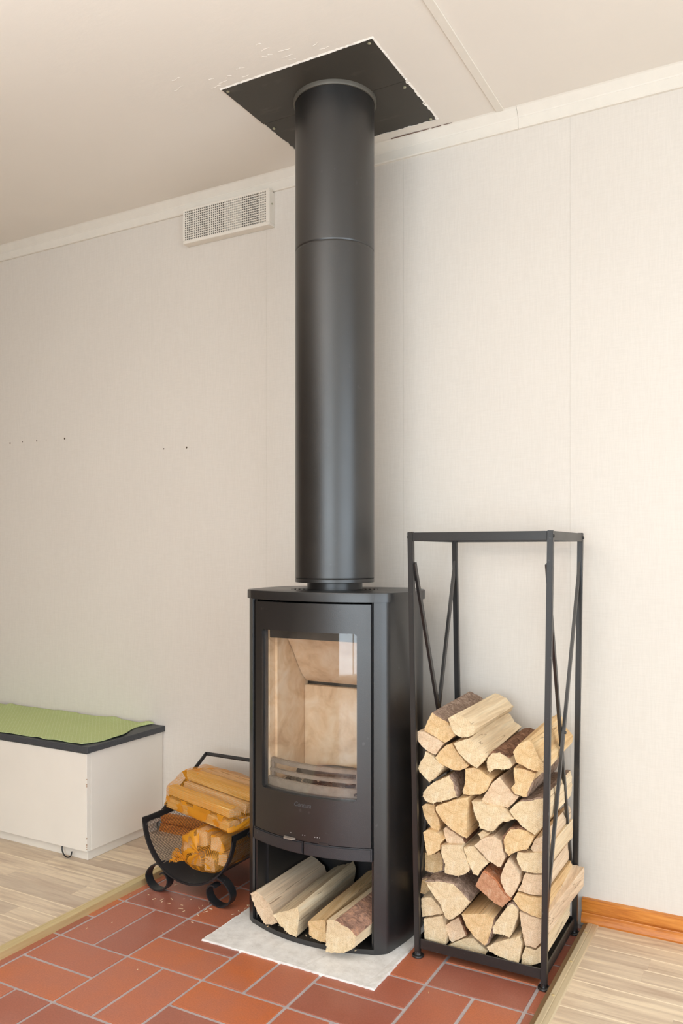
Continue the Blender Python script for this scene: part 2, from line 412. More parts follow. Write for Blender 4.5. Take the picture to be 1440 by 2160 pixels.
# floor: grout bed and screed, with every tile and plank a piece of its own
bm = bx(bmesh.new(), .10, 1.60, -2.30, 0, -.06, -.0025)
bx(bm, XL, .10, YF, 0, -.06, LAM-.008); bx(bm, 1.60, XR, YF, 0, -.06, LAM-.008); bx(bm, .10, 1.60, YF, -2.30, -.06, LAM-.008)
floor = obj('floor', bm, M['grout']); settag(floor, kind='structure')
rng = random.Random(5)
TX0, TX1, TY0 = .222, 1.533, -2.30
SLAB = (.618, 1.152, -.606)
tile_cache = {}
def tile(x0, x1, y0, y1):
    g = .0045
    x0, x1, y0, y1 = x0+g, x1-g, y0+g, y1-g
    x0c, x1c, y0c, y1c = max(x0, TX0), min(x1, TX1), max(y0, TY0), min(y1, -.028)
    if x1c-x0c < .008 or y1c-y0c < .008: return
    if x0c > SLAB[0]+.01 and x1c < SLAB[1]-.01 and y0c > SLAB[2]+.01: return
    w, d = round(x1c-x0c, 4), round(y1c-y0c, 4)
    if (w, d) not in tile_cache:
        me = bpy.data.meshes.new('tile'); b = box(-w/2, w/2, -d/2, d/2, -.0035, 0, .0008, 1); b.to_mesh(me); b.free(); me.materials.append(M['tile']); tile_cache[(w, d)] = me
    o = bpy.data.objects.new('tile', tile_cache[(w, d)]); C.objects.link(o); o.parent = floor
    o.location = ((x0c+x1c)/2, (y0c+y1c)/2, rng.uniform(-.0006, .0003)); o.rotation_euler = (rng.uniform(-.002, .002), rng.uniform(-.002, .002), 0)
for i in range(0, 7):
    for j in range(-3, 8):
        X0, Y1 = i*.25, -.5175-j*.25
        if (i+j) % 2:
            tile(X0, X0+.125, Y1-.25, Y1); tile(X0+.125, X0+.25, Y1-.25, Y1)
        else:
            tile(X0, X0+.25, Y1-.125, Y1); tile(X0, X0+.25, Y1-.25, Y1-.125)
# laminate: staggered strips running along the wall
plank_cache = {}
def planks(xa, xb, ya, yb, seed, most):
    r = random.Random(seed); W_ = .0655; y = yb; row = 0; n = 0
    while y > ya and n < most:
        y0 = y - W_
        x = xa - r.uniform(0, .4); first = True
        while x < xb and n < most:
            ln = r.choice((.30, .38, .46, .54)); x1 = x+ln
            a, b_ = max(x, xa)+.00005, min(x1, xb)-.00005
            if b_-a > .02:
                me = bpy.data.meshes.new('plank'); b = box(-(b_-a)/2, (b_-a)/2, -W_/2+.0001, W_/2-.0001, -.008, 0, .0002, 1); b.to_mesh(me); b.free(); me.materials.append(M['laminate'])
                o = bpy.data.objects.new('plank', me); C.objects.link(o); o.parent = floor; o.location = ((a+b_)/2, y0+W_/2, LAM); n += 1
            x = x1
        y = y0; row += 1
planks(-1.35, .196, -1.75, -.001, 3, 150)
planks(1.562, 2.75, -1.6, -.019, 9, 140)
def big_planks():
    bm = bmesh.new(); r = random.Random(2)
    for xa, xb, ya, yb in ((XL, -1.35, YF, 0), (-1.35, .196, YF, -1.77), (2.75, XR, YF, 0), (1.562, 2.75, YF, -1.62), (.196, 1.562, YF, -2.32)):
        y = yb
        while y > ya:
            bx(bm, xa, xb, max(y-.19, ya), y-.0006, LAM-.008, LAM); y -= .19
    o = obj('laminate_boards', bm, M['laminate'], floor); o['kind'] = 'stuff'
big_planks()
# mortar pad below the stove: ragged edges, a few millimetres proud of the tiles
def ragged_pad():
    bm = bmesh.new(); r = random.Random(4); P = []
    x0, x1, y0, y1 = SLAB[0], SLAB[1], SLAB[2], -.03
    def seg(a, b, n, amp):
        for i in range(n):
            t = i/n; P.append((a[0]+(b[0]-a[0])*t+r.uniform(-amp, amp), a[1]+(b[1]-a[1])*t+r.uniform(-amp, amp)))
    seg((x0, y0), (x1, y0), 70, .0011); seg((x1, y0), (x1-.006, y1), 60, .0011); seg((x1-.006, y1), (x0+.004, y1), 12, 0); seg((x0+.004, y1), (x0-.002, -.36), 24, .001); seg((x0-.002, -.36), (x0, y0), 30, .0012)
    top = [bm.verts.new((x+(.003 if x < .8 else -.003)*(1 if (x < .64 or x > 1.13) else 0), y+(.003 if y < -.59 else 0), .004+r.uniform(-.0006, .0006))) for x, y in P]
    bot = [bm.verts.new((x, y, -.003)) for x, y in P]; n = len(P)
    bm.faces.new(top); bm.faces.new(bot[::-1])
    for i in range(n): bm.faces.new((bot[i], bot[(i+1) % n], top[(i+1) % n], top[i]))
    return bm
obj('hearth_slab', ragged_pad(), M['concrete'], tag=('light grey rough mortar slab under the stove, set into the tiles', 'slab'))

# walls
bm = box(XL-.15, XR+.15, 0, .15, -.06, H+.1)
wall = obj('wall_back', bm, M['wallpaper']); settag(wall, kind='structure')
edges = [XL, -1.694, -1.164, -.634, -.104, .426, .956, 1.486, 2.016, 2.546, 3.076, XR]
for a, b in zip(edges, edges[1:]):
    obj('wallpaper_sheet', box(a+.00015, b-.00015, -.0011, .0005, 0, H-.03), M['wallpaper'], wall)
for x, z, s in ((-.906, 1.544, .0035), (-.829, 1.545, .0025), (-.741, 1.543, .003), (-.684, 1.543, .002), (-.575, 1.542, .004), (-.044, 1.467, .0025), (.067, 1.465, .0035)):
    b = bmesh.new(); lathe(b, [(s*.5, 0), (s, .001), (s*1.1, .0016)], 0, 0, 10)
    bmesh.ops.rotate(b, verts=b.verts, cent=(0, 0, 0), matrix=Matrix.Rotation(math.radians(90), 3, 'X')); bmesh.ops.translate(b, verts=b.verts, vec=(x, -.0004, z))
    obj('nail_hole', b, M['nail_dark'], wall)
def wall_with_hole(name, axis, c0, c1, z0=0, z1=H, a=None, hole=None):
    """wall slab along axis x (front) or y (sides) with one rectangular opening"""
    bm = bmesh.new(); a0, a1 = a; h0, h1, hz0, hz1 = hole if hole else (a0, a0, 0, 0)
    rects = [(a0, a1, z0-.06, z1+.1)] if not hole else [(a0, h0, z0-.06, z1+.1), (h1, a1, z0-.06, z1+.1), (h0, h1, z0-.06, hz0), (h0, h1, hz1, z1+.1)]
    for p, q, s, t in rects:
        if q-p < .001 or t-s < .001: continue
        if axis == 'x': bx(bm, p, q, c0, c1, s, t)
        else: bx(bm, c0, c1, p, q, s, t)
    o = obj(name, bm, M['unseen_wall_dark' if name == 'wall_left' else 'room_white']); settag(o, kind='structure'); return o
wall_with_hole('wall_left', 'y', XL-.15, XL, a=(YF-.15, 0))
wall_with_hole('wall_right', 'y', XR, XR+.15, a=(YF-.15, 0), hole=(-3.5, -.7, .03, 2.12))
bm = bmesh.new()
for p, q, s, t_ in ((XL, .65, -.06, H+.1), (.65, 3.15, -.06, .06), (.65, 3.15, 2.15, H+.1), (3.15, XR, -.06, H+.1)): bx(bm, p, q, YF-.15, YF, s, t_)
wf = obj('wall_front', bm, M['room_white']); settag(wf, kind='structure')
def window(name, axis, c, a0, a1, z0, z1, bars):
    bm = bmesh.new(); f = .06
    def add(p, q, s, t):
        if axis == 'x': bx(bm, p, q, c-.03, c+.03, s, t, .004, 1)
        else: bx(bm, c-.03, c+.03, p, q, s, t, .004, 1)
    add(a0, a1, z0, z0+f); add(a0, a1, z1-f, z1); add(a0, a0+f, z0+f, z1-f); add(a1-f, a1, z0+f, z1-f)
    for k in bars: add(k-.03, k+.03, z0+f, z1-f)
    o = obj(name, bm, M['trim_white']); settag(o, kind='structure'); return o
window('door_1', 'x', YF-.04, .65, 3.15, .06, 2.15, (1.5, 2.3))
window('door_2', 'y', XR+.04, -3.5, -.7, .03, 2.12, (-2.1,))

# ceiling with flat joint strip, stepped cornice and skirting
bm = box(XL-.15, XR+.15, YF-.15, .15, H, H+.12)
ceil = obj('ceiling', bm, M['ceiling']); settag(ceil, kind='structure')
def extrude_x(prof, x0, x1, bm=None):
    bm = bm or bmesh.new()
    a = [bm.verts.new((x0, y, z)) for y, z in prof]; b = [bm.verts.new((x1, y, z)) for y, z in prof]; n = len(prof)
    bm.faces.new(a); bm.faces.new(b[::-1])
    for i in range(n): bm.faces.new((a[i], b[i], b[(i+1) % n], a[(i+1) % n]))
    return bm
corn = [(0, 2.338), (-.009, 2.338), (-.0115, 2.341), (-.0125, 2.368), (-.0135, 2.369), (-.0145, 2.372), (-.030, 2.392), (-.034, H), (0, H)]
o = obj('trim_1', extrude_x(corn, XL, 1.335), M['trim_white']); settag(o, kind='structure')
o = obj('trim_2', extrude_x(corn, 1.3358, XR), M['trim_white']); settag(o, kind='structure')
st = obj('trim_3', box(1.275, 1.299, YF, -.032, H-.004, H, .0012, 1), M['trim_white']); settag(st, kind='structure')
bb = [(0, LAM), (-.027, LAM), (-.0275, LAM+.005), (-.024, LAM+.013), (-.020, LAM+.019), (-.0195, .043), (-.019, .0445), (-.013, .0448), (-.011, .0455), (-.011, .049), (-.0160, .0495), (-.0168, .051), (-.0168, .076), (-.013, .080), (0, .082)]
o = obj('baseboard_right', extrude_x(bb, 1.522, XR), M['pine']); settag(o, kind='structure')
o = obj('baseboard_left', extrude_x(bb, -.0455, .222), M['pine']); settag(o, kind='structure')
# metal edge trims where the laminate steps down to the tiles
bm = bmesh.new(); prism(bm, [(0, 0), (1, 0), (1, 1), (0, 1)], 0, 1); bm.clear()
def edge_trim(name, prof, y0, y1, mat, screws, sx, flip=1):
    b = bmesh.new(); A = [b.verts.new((x, y0, z)) for x, z in prof]; B = [b.verts.new((x, y1, z)) for x, z in prof]; n = len(prof)
    b.faces.new(A); b.faces.new(B[::-1])
    for i in range(n): b.faces.new((A[i], A[(i+1) % n], B[(i+1) % n], B[i]))
    root = obj(name, b, M[mat]); settag(root, kind='structure')
    for y in screws:
        q = bmesh.new(); lathe(q, [(.0042, LAM+.0025), (.0042, LAM+.0041), (.003, LAM+.0048)], sx, y, 12); obj('screw', q, M['brass'], root, smooth=40)
    return root
edge_trim('trim_4', [(.219, -.002), (.224, -.002), (.222, LAM+.002), (.2205, LAM+.0035), (.205, LAM+.0035), (.204, LAM+.0026), (.1995, LAM+.0026), (.1985, LAM+.0035), (.191, LAM+.003), (.189, LAM), (.219, LAM)], -2.31, -.001, 'brass', (-.27, -.56, -.76, -.98, -1.2, -1.5, -1.8), .212)
edge_trim('trim_5', [(1.540, -.002), (1.533, -.002), (1.541, LAM+.002), (1.543, LAM+.0035), (1.554, LAM+.0035), (1.555, LAM+.0026), (1.5565, LAM+.0026), (1.5575, LAM+.0035), (1.569, LAM+.0028), (1.572, LAM), (1.540, LAM)], -2.31, -.024, 'champagne', (-.09, -.27, -.45, -.60, -.85, -1.1, -1.5), 1.5495)
th_ = bpy.data.objects['trim_5']
obj('side_face', box(1.5310, 1.5405, -2.30, -.026, .0002, LAM+.001), M['bronze_shaded'], th_)  # bronze side as a darker part, the shadow on it put into its colour
o = obj('trim_6', box(.19, 1.572, -2.325, -2.297, 0, LAM+.003, .001, 1), M['brass']); settag(o, kind='structure')

# ------------------------------------------------------------------ ceiling plate and flue pipe
PX, PY, PR = .876, -.31, .1155
pl = thing('ceiling_plate', (.866, -.31, H), 'black square two-piece metal plate around the flue pipe on the ceiling', 'plate')
def plate_half(y0, y1, z):
    r = random.Random(int(y0*1000)); b = bmesh.new(); P = []
    x0, x1 = .626, 1.104
    hole = PR+.004
    front = y0 < -.4
    outer = [(x0, y0), (x1, y0), (x1, y1), (x0, y1)]
    # the half outline with its half-round cut-out
    if front:
        P = [(x0, y1), (x0, y0), (x1, y0), (x1, y1)]
        arc = [(PX+hole*math.cos(math.radians(t)), y1+hole*math.sin(math.radians(t))) for t in range(0, -181, -10)]
    else:
        P = [(x1, y0), (x1, y1), (x0, y1), (x0, y0)]
        arc = [(PX+hole*math.cos(math.radians(t)), y0+hole*math.sin(math.radians(t))) for t in range(180, -1, -10)]
    prism(b, P+arc, z-.0015, z); return b
obj('plate_half', plate_half(-.522, -.3128, H-.0026), M['plate_black'], pl)
obj('plate_half', plate_half(-.3085, -.080, H-.0004), M['plate_black'], pl)
for x, y in ((.637, -.508), (1.09, -.510), (1.088, -.284), (1.088, -.092), (.640, -.275), (.640, -.095), (1.0, -.50)):
    if (x, y) == (1.0, -.50): continue
    b = bmesh.new(); lathe(b, [(.0046, H-.0018), (.0046, H-.0048), (.003, H-.0060)], x, y, 14); obj('screw', b, M['screw_zinc'], pl, smooth=40)
# ragged paper edge left around the plate
def flakes():
    r = random.Random(8)
    def rim(ax, c, a0, a1, sgn, n):
        b = bmesh.new(); inn, out = [], []
        for i in range(n+1):
            t = a0+(a1-a0)*i/n
            k = c - sgn*r.choice((-.002, -.001, 0, .0005, .0012, .003, .006))*.7; m = c+sgn*(.0035+r.uniform(0, .003))
            inn.append((t, k)); out.append((t, m))
        def V(t, k, z): return b.verts.new((t, k, z) if ax == 'x' else (k, t, z))
        z1 = H-.0034
        a = [V(*p, z1) for p in inn]; q = [V(*p, H+.0005) for p in out]; lo = [V(*p, H-.0012) for p in inn]
        for i in range(n):
            b.faces.new((a[i], a[i+1], q[i+1], q[i])); b.faces.new((lo[i], lo[i+1], a[i+1], a[i]))
        obj('paint_flake', b, M['ceiling'], ceil)
    rim('x', -.522, .62, 1.11, -1, 60); rim('y', .626, -.52, -.08, -1, 60); rim('y', 1.104, -.52, -.08, 1, 60); rim('x', -.080, .62, 1.11, 1, 60)
    # dark gaps under loose paper along the cornice, and blistered paper ridges
    for x0, x1, w in ((.93, 1.06, .006), (1.068, 1.10, .004), (1.108, 1.135, .003)):
        b = bmesh.new(); n = 18; A, B = [], []
        for i in range(n+1):
            x = x0+(x1-x0)*i/n; A.append(b.verts.new((x, -.035, H-.0012))); B.append(b.verts.new((x, -.036-w*r.uniform(.5, 1), H-.0012)))
        for i in range(n): b.faces.new((A[i], A[i+1], B[i+1], B[i]))
        obj('torn_gap', b, M['torn_paper_brown'], ceil)
    for k in range(16):
        x = r.uniform(.50, 1.02); y = -.535-abs(r.gauss(0, .045)); n_ = r.randrange(4, 9); px, py, P = x, y, []
        for q in range(n_): P.append((px, py, H)); px += r.uniform(.003, .008); py += r.uniform(-.004, .004)
        bb_ = bmesh.new(); tube(bb_, P, [r.uniform(.0003, .0011) for _ in P], 6); obj('paint_ridge', bb_, M['ceiling'], ceil)
flakes()

fp = thing('flue_pipe', (PX, PY, .985), 'thick matt black insulated flue pipe rising from the stove to the ceiling', 'flue pipe')
b = bmesh.new(); lathe(b, [(PR-.01, .9865), (PR-.001, .9865), (PR, .9875), (PR, .9965), (PR-.001, .9975)], PX, PY, 96); obj('bottom_ring', b, M['pipe_black'], fp, smooth=40)
b = bmesh.new(); lathe(b, [(PR-.0008, .998), (PR, .999), (PR, 1.002), (PR, 1.943), (PR, 1.946), (PR-.0012, 1.948), (PR-.0012, 1.9484)], PX, PY, 96); obj('pipe_section', b, M['pipe_black'], fp, smooth=40)
b = bmesh.new(); lathe(b, [(PR-.0012, 1.9488), (PR-.0012, 1.9495), (PR, 1.951), (PR, 1.954), (PR, H)], PX, PY, 96); obj('pipe_section', b, M['pipe_black'], fp, smooth=40)
b = bmesh.new(); lathe(b, [(PR+.001, H-.016), (PR+.005, H-.016), (PR+.0065, H-.013), (PR+.0065, H-.002), (PR+.001, H-.002)], PX, PY, 96, False); obj('collar', b, M['collar_grey'], fp, smooth=40)
b = bmesh.new(); lathe(b, [(.081, .966), (.081, .99)], PX, PY, 64); obj('stub', b, M['stove_black'], fp, smooth=40)
# ------------------------------------------------------------------ wall vent
vt = thing('wall_vent', (.27, 0, 2.275), 'white box-shaped air vent with square mesh grille high on the wall', 'vent')
VX0, VX1, VZ0, VZ1, VD = .078, .462, 2.213, 2.341, -.036
bm = bmesh.new(); f = .011
bx(bm, VX0, VX1, VD, -.001, VZ0, VZ0+f, .0015, 1); bx(bm, VX0, VX1, VD, -.013, VZ1-.007, VZ1, .0015, 1)
bx(bm, VX0, VX0+.007, VD, -.001, VZ0+f, VZ1-.007); bx(bm, VX1-f-.003, VX1, VD, -.001, VZ0+f, VZ1-.007, .0015, 1)
obj('housing', bm, M['vent_white'], vt)
obj('back_plate', box(VX0+.007, VX1-.014, -.012, -.008, VZ0+f, VZ1-.007), M['dark_inside'], vt)
bm = bmesh.new(); gx0, gx1, gz0, gz1 = VX0+.007, VX1-.014, VZ0+f, VZ1-.007; nx, nz = 42, 13
for i in range(nx+1):
    x = gx0+(gx1-gx0)*i/nx; bx(bm, x-.00145, x+.00145, VD+.0005, VD+.003, gz0, gz1)
for i in range(nz+1):
    z = gz0+(gz1-gz0)*i/nz; bx(bm, gx0, gx1, VD+.0008, VD+.0033, z-.00145, z+.00145)
g = obj('grille', bm, M['vent_white'], vt); g['kind'] = 'stuff'
b = bmesh.new(); lathe(b, [(.003, 0), (.003, .002)], 0, 0, 12); bmesh.ops.rotate(b, verts=b.verts, cent=(0, 0, 0), matrix=Matrix.Rotation(math.radians(90), 3, 'Y')); bmesh.ops.translate(b, verts=b.verts, vec=(VX1, -.02, 2.29)); obj('screw', b, M['screw_zinc'], vt)

# ------------------------------------------------------------------ low white cabinet with grey top and green runner
cb = thing('low_cabinet', (-.45, -.19, LAM), 'low white cabinet with dark grey top against the wall on the left', 'cabinet')
CX0, CX1, CYF = -1.15, -.047, -.386
obj('carcass', box(CX0, CX1-.018, CYF+.02, -.012, .055, .389), M['white_carcass'], cb)
obj('front_panel', box(CX0, CX1-.0008, CYF, CYF+.0180, .053, .386, .0006, 1), M['white_carcass'], cb)
obj('end_panel', box(CX1-.0175, CX1, CYF+.0187, -.004, .053, .389, .0006, 1), M['white_carcass'], cb)
r_ = random.Random(3)
for z in (.30, .283, .276, .10, .078, .07, .062):
    obj('chipped_edge', box(CX1-.0022, CX1-.0006, CYF-.0002, CYF+.002, z-r_.uniform(.001, .005), z+.0015), M['chipboard'], cb)
obj('plinth', box(CX0, CX1-.014, CYF+.018, -.02, LAM, .052, .001, 1), M['white_carcass'], cb)
b = bmesh.new(); tube(b, catmull([(-.168, -.383, .055), (-.166, -.385, .038), (-.152, -.387, .023), (-.134, -.388, .021), (-.122, -.387, .028), (-.120, -.384, .042)], 6), .0022, 8); obj('pull_loop', b, M['black_rubber'], cb, smooth=60)
obj('worktop', box(CX0, -.037, -.393, -.001, .390, .4115, .002, 2), M['worktop_grey'], cb)
def runner():
    top = [(-1.10, -.010), (-.955, -.015), (-.843, -.010), (-.622, -.004), (-.46, -.010), (-.315, -.006), (-.18, -.012), (-.082, -.014)]
    bot = [(-1.10, -.385), (-.80, -.386), (-.62, -.388), (-.485, -.387), (-.328, -.379), (-.25, -.383), (-.16, -.377), (-.080, -.381)]
    right = [(-.082, -.014), (-.100, -.05), (-.108, -.08), (-.09, -.13), (-.055, -.20), (-.052, -.26), (-.054, -.303), (-.066, -.345), (-.080, -.381)]
    nu, nv = 90, 44; b = bmesh.new(); r = random.Random(6)
    T, B, R = catmull([(x, y, 0) for x, y in top], 14), catmull([(x, y, 0) for x, y in bot], 14), catmull([(x, y, 0) for x, y in right], 8)
    def at(P, t):
        k = t*(len(P)-1); i = min(int(k), len(P)-2); return P[i].lerp(P[i+1], k-i)
    rows = []
    for j in range(nv+1):
        v = j/nv; row = []
        for i in range(nu+1):
            u = i/nu; p = at(T, u).lerp(at(B, u), v); e = at(R, v) - T[-1].lerp(B[-1], v)
            p = p + e*max(0, (u-.75)/.25)**1.5
            z = .4125+.0012*(1+math.sin(u*23+v*2)*math.sin(v*9+u*5)) + (.007*max(0, 1-abs(v-.04)*7)*max(0, math.sin(u*27+1)+.4*math.sin(u*61)))
            z += .0022*max(0, v-.8)*5*(1+math.sin(u*41+.5))*.5
            z += .006*max(0, u-.9)*10*(.5+.5*math.sin(v*11+2.2))*.6
            row.append(b.verts.new((p.x, p.y, z)))
        rows.append(row)
    for j in range(nv):
        for i in range(nu): b.faces.new((rows[j][i], rows[j][i+1], rows[j+1][i+1], rows[j+1][i]))
    g = bmesh.ops.extrude_face_region(b, geom=b.faces[:]); bmesh.ops.translate(b, vec=(0, 0, .0018), verts=[v for v in g['geom'] if isinstance(v, bmesh.types.BMVert)])
    return b
obj('table_runner', runner(), M['runner'], smooth=60, tag=('crumpled green woven table runner lying on the grey cabinet top', 'runner'))
# ------------------------------------------------------------------ wood stove
SX, RA = .882, .461
YC = -.498 + RA
def fy(dx): return YC - math.sqrt(RA*RA-dx*dx)
SIDE = [(.195, -.457), (.2055, -.4495), (.216, -.4410), (.2245, -.4300), (.2295, -.408), (.235, -.375), (.240, -.34), (.243, -.30), (.243, -.255), (.236, -.222), (.218, -.187), (.195, -.157), (.168, -.130)]
def outline(off=0.0, front=0.0):
    """closed plan outline of the stove body, offset outwards"""
    r = [Vector((d, fy(d)-front, 0)) for d in [.195*i/14 for i in range(14)]] + catmull([(x, y, 0) for x, y in SIDE], 4)
    full = r + [Vector((-p.x, p.y, 0)) for p in reversed(r[1:])]
    n = len(full); out = []
    for i, p in enumerate(full):
        d = (full[(i+1) % n]-full[i-1]).normalized(); nr = Vector((d.y, -d.x, 0))
        q = p + nr*off; out.append((SX+q.x, q.y))
    return out
def curved(bm, d0, d1, z0, z1, yo0, yo1, n=24, bev=0):
    """block following the bowed front; yo0/yo1 = depth behind the bow of its front and back face"""
    rows = []
    for i in range(n+1):
        d = d0+(d1-d0)*i/n; y = fy(d); rows.append([bm.verts.new((SX+d, y+a, z)) for a, z in ((yo0, z0), (yo0, z1), (yo1, z1), (yo1, z0))])
    fs = []
    for a, b in zip(rows, rows[1:]):
        for k in range(4): fs.append(bm.faces.new((a[k], a[(k+1) % 4], b[(k+1) % 4], b[k])))
    bm.faces.new(rows[0][::-1]); bm.faces.new(rows[-1])
    if bev:
        bmesh.ops.recalc_face_normals(bm, faces=bm.faces)
        es = []
        for a, b in zip(rows, rows[1:]):
            for k in range(2):
                e = bm.edges.get((a[k], b[k])); es.append(e)
        for rr in (rows[0], rows[-1]): es.append(bm.edges.get((rr[0], rr[1])))
        bmesh.ops.bevel(bm, geom=es, offset=bev, segments=2, affect='EDGES')
    return bm
sv = thing('wood_stove', (SX, -.31, .004), 'black wood-burning stove with bowed glass door standing on the mortar slab', 'stove')
obj('base_plate', prism(bmesh.new(), outline(0, 0), .0045, .018), M['stove_black'], sv, smooth=40)
def side_panel(sg):
    P = [Vector((sg*x, y, 0)) for x, y in [(.1915, -.4565), (.1935, -.4585)] + SIDE]
    P = catmull(P[2:], 5); bm = bmesh.new(); rows = []
    for i, p in enumerate(P):
        d = (P[min(i+1, len(P)-1)]-P[max(i-1, 0)]).normalized(); nr = Vector((-d.y, d.x, 0))*sg
        rows.append([bm.verts.new((SX+v.x, v.y, z)) for v, z in ((p, .0175), (p, .9405), (p+nr*.007, .9405), (p+nr*.007, .0175))])
    for a, b in zip(rows, rows[1:]):
        for k in range(4): bm.faces.new((a[k], a[(k+1) % 4], b[(k+1) % 4], b[k]))
    bm.faces.new(rows[0][::-1]); bm.faces.new(rows[-1]); return bm
obj('side_panel', side_panel(1), M['stove_black'], sv, smooth=35)
obj('side_panel', side_panel(-1), M['stove_black'], sv, smooth=35)
bm = bmesh.new(); bx(bm, SX+.1845, SX+.191, -.448, -.40, .018, .94); bx(bm, SX-.191, SX-.1845, -.448, -.40, .018, .94)
bx(bm, SX+.178, SX+.190, -.40, -.15, .018, .26); bx(bm, SX-.190, SX-.178, -.40, -.15, .018, .26)
obj('inner_frame', bm, M['stove_black'], sv)
obj('back_panel', box(SX-.168, SX+.168, -.139, -.131, .018, .94), M['stove_black'], sv)
obj('compartment_roof', box(SX-.19, SX+.19, -.44, -.14, .254, .262), M['stove_black'], sv)
# top plate with concentric vent slots round the flue
def radial_top():
    O = outline(.006, .003); bm = bmesh.new(); cx, cy = PX, PY; angs = []
    for x, y in O: angs.append(math.atan2(y-cy, x-cx))
    angs += [2*math.pi*i/120-math.pi for i in range(120)]
    angs = sorted(set(round(a, 5) for a in angs))
    def hit(a):
        dx, dy = math.cos(a), math.sin(a); best = 0
        for (x0, y0), (x1, y1) in zip(O, O[1:]+O[:1]):
            ex, ey = x1-x0, y1-y0; den = dx*ey-dy*ex
            if abs(den) < 1e-12: continue
            t = ((x0-cx)*ey-(y0-cy)*ex)/den; s = ((x0-cx)*dy-(y0-cy)*dx)/den
            if -1e-6 <= s <= 1+1e-6 and t > best: best = t
        return best
    R = .128; rows = []
    for a in angs:
        t = hit(a); dx, dy = math.cos(a), math.sin(a)
        rows.append([bm.verts.new((cx+dx*q, cy+dy*q, z)) for q, z in ((R, .952), (R, .9655), (t-.0025, .9655), (t-.0006, .9648), (t, .963), (t, .9405), (R, .9405))])
    n = len(rows)
    for i in range(n):
        a, b = rows[i], rows[(i+1) % n]
        for k in range(7): bm.faces.new((a[k], a[(k+1) % 7], b[(k+1) % 7], b[k]))
    return bm
tp = obj('top_plate', radial_top(), M['stove_black'], sv, smooth=35)
bm = bmesh.new(); lathe(bm, [(.0, .951), (.129, .951)], PX, PY, 48, False); obj('slot_floor', bm, M['stove_black'], tp)
for r0, r1 in ((.083, .089), (.0945, .1015), (.107, .114), (.1195, .1255)):
    bm = bmesh.new(); n = 72
    lathe(bm, [(r0, .957), (r0, .9655), (r1, .9655), (r1, .957)], PX, PY, n, False); obj('vent_ring', bm, M['stove_black'], tp, smooth=40)
# door
DZ0, DZ1, GZ0, GZ1, GL, GR = .287, .9345, .408, .856, -.153, .152
def door_leaf():
    bm = bmesh.new(); cr = .006
    xs = [-.1835, -.176, -.165] + [GL, GL+cr] + [GL+cr+(GR-GL-2*cr)*i/34 for i in range(1, 34)] + [GR-cr, GR] + [.165, .178, .187]
    zs = [DZ0, DZ0+.03, DZ0+.08, GZ0, GZ0+cr, (GZ0+GZ1)/2, GZ1-cr, GZ1, GZ1+.04, DZ1]
    g = [[[bm.verts.new((SX+x, fy(x)+o, z)) for z in zs] for x in xs] for o in (0, .024)]
    eps = 1e-6
    def hole(i, k): return xs[i] > GL-eps and xs[i+1] < GR+eps and zs[k] > GZ0-eps and zs[k+1] < GZ1+eps
    def corner(i, k): return (i in (3, len(xs)-5)) and (k in (3, 6))
    nx, nz = len(xs)-1, len(zs)-1
    for i in range(nx):
        for k in range(nz):
            if hole(i, k) and not corner(i, k): continue
            for s in (0, 1):
                q = [g[s][i][k], g[s][i+1][k], g[s][i+1][k+1], g[s][i][k+1]]
                if corner(i, k) and hole(i, k):       # keep a rounded gusset in the corner of the opening
                    li = i == 3; lk = k == 3
                    q = [g[s][i if li else i+1][k if lk else k+1], g[s][i+1 if li else i][k if lk else k+1], g[s][i if li else i+1][k+1 if lk else k]]
                bm.faces.new(q)
    for e in [e for e in bm.edges if len(e.link_faces) == 1 and e.verts[0].co.y < 9]:
        pass
    # walls along the outer rim and the opening
    def wall_(a0, a1, b0, b1): bm.faces.new((a0, a1, b1, b0))
    A, B = g
    for i in range(nx): wall_(A[i][0], A[i+1][0], B[i][0], B[i+1][0]); wall_(A[i][nz], A[i+1][nz], B[i][nz], B[i+1][nz])
    for k in range(nz): wall_(A[0][k], A[0][k+1], B[0][k], B[0][k+1]); wall_(A[nx][k], A[nx][k+1], B[nx][k], B[nx][k+1])
    i0, i1, k0, k1 = 3, len(xs)-4, 3, 7
    for i in range(i0+1, i1-1): wall_(A[i][k0], A[i+1][k0], B[i][k0], B[i+1][k0]); wall_(A[i][k1], A[i+1][k1], B[i][k1], B[i+1][k1])
    for k in range(k0+1, k1-1): wall_(A[i0][k], A[i0][k+1], B[i0][k], B[i0][k+1]); wall_(A[i1][k], A[i1][k+1], B[i1][k], B[i1][k+1])
    for (ia, ka, ib, kb) in ((i0+1, k0, i0, k0+1), (i1-1, k0, i1, k0+1), (i0+1, k1, i0, k1-1), (i1-1, k1, i1, k1-1)): wall_(A[ia][ka], A[ib][kb], B[ia][ka], B[ib][kb])
    return bm
bm = door_leaf()
door = obj('door', bm, M['stove_black'], sv, smooth=30)
obj('glass_pane', curved(bmesh.new(), GL-.006, GR+.006, GZ0-.006, GZ1+.006, .010, .0135, 40), M['glass'], door, smooth=30)
bm = bmesh.new()
for a, b_, c, d in ((GL-.002, GL+.0045, GZ0, GZ1), (GR-.0035, GR+.002, GZ0, GZ1)): curved(bm, a, b_, c, d, .0142, .026, 4)
curved(bm, GL, GR, GZ0-.002, GZ0+.002, .0142, .026, 30); curved(bm, GL, GR, GZ1-.002, GZ1+.002, .0142, .026, 30)
obj('glass_seal', bm, M['seal_grey'], door)
txt = bpy.data.curves.new('lettering', 'FONT'); txt.body = 'Contura'; txt.size = .0175; txt.shear = .22; txt.extrude = .0006; txt.align_x = 'CENTER'; txt.space_character = .92
plain('letter_lit', lin(84, 84, 86), .35)  # lettering is door black; the light it catches is put into this grey
tmp_ = bpy.data.objects.new('lettering', txt); C.objects.link(tmp_)
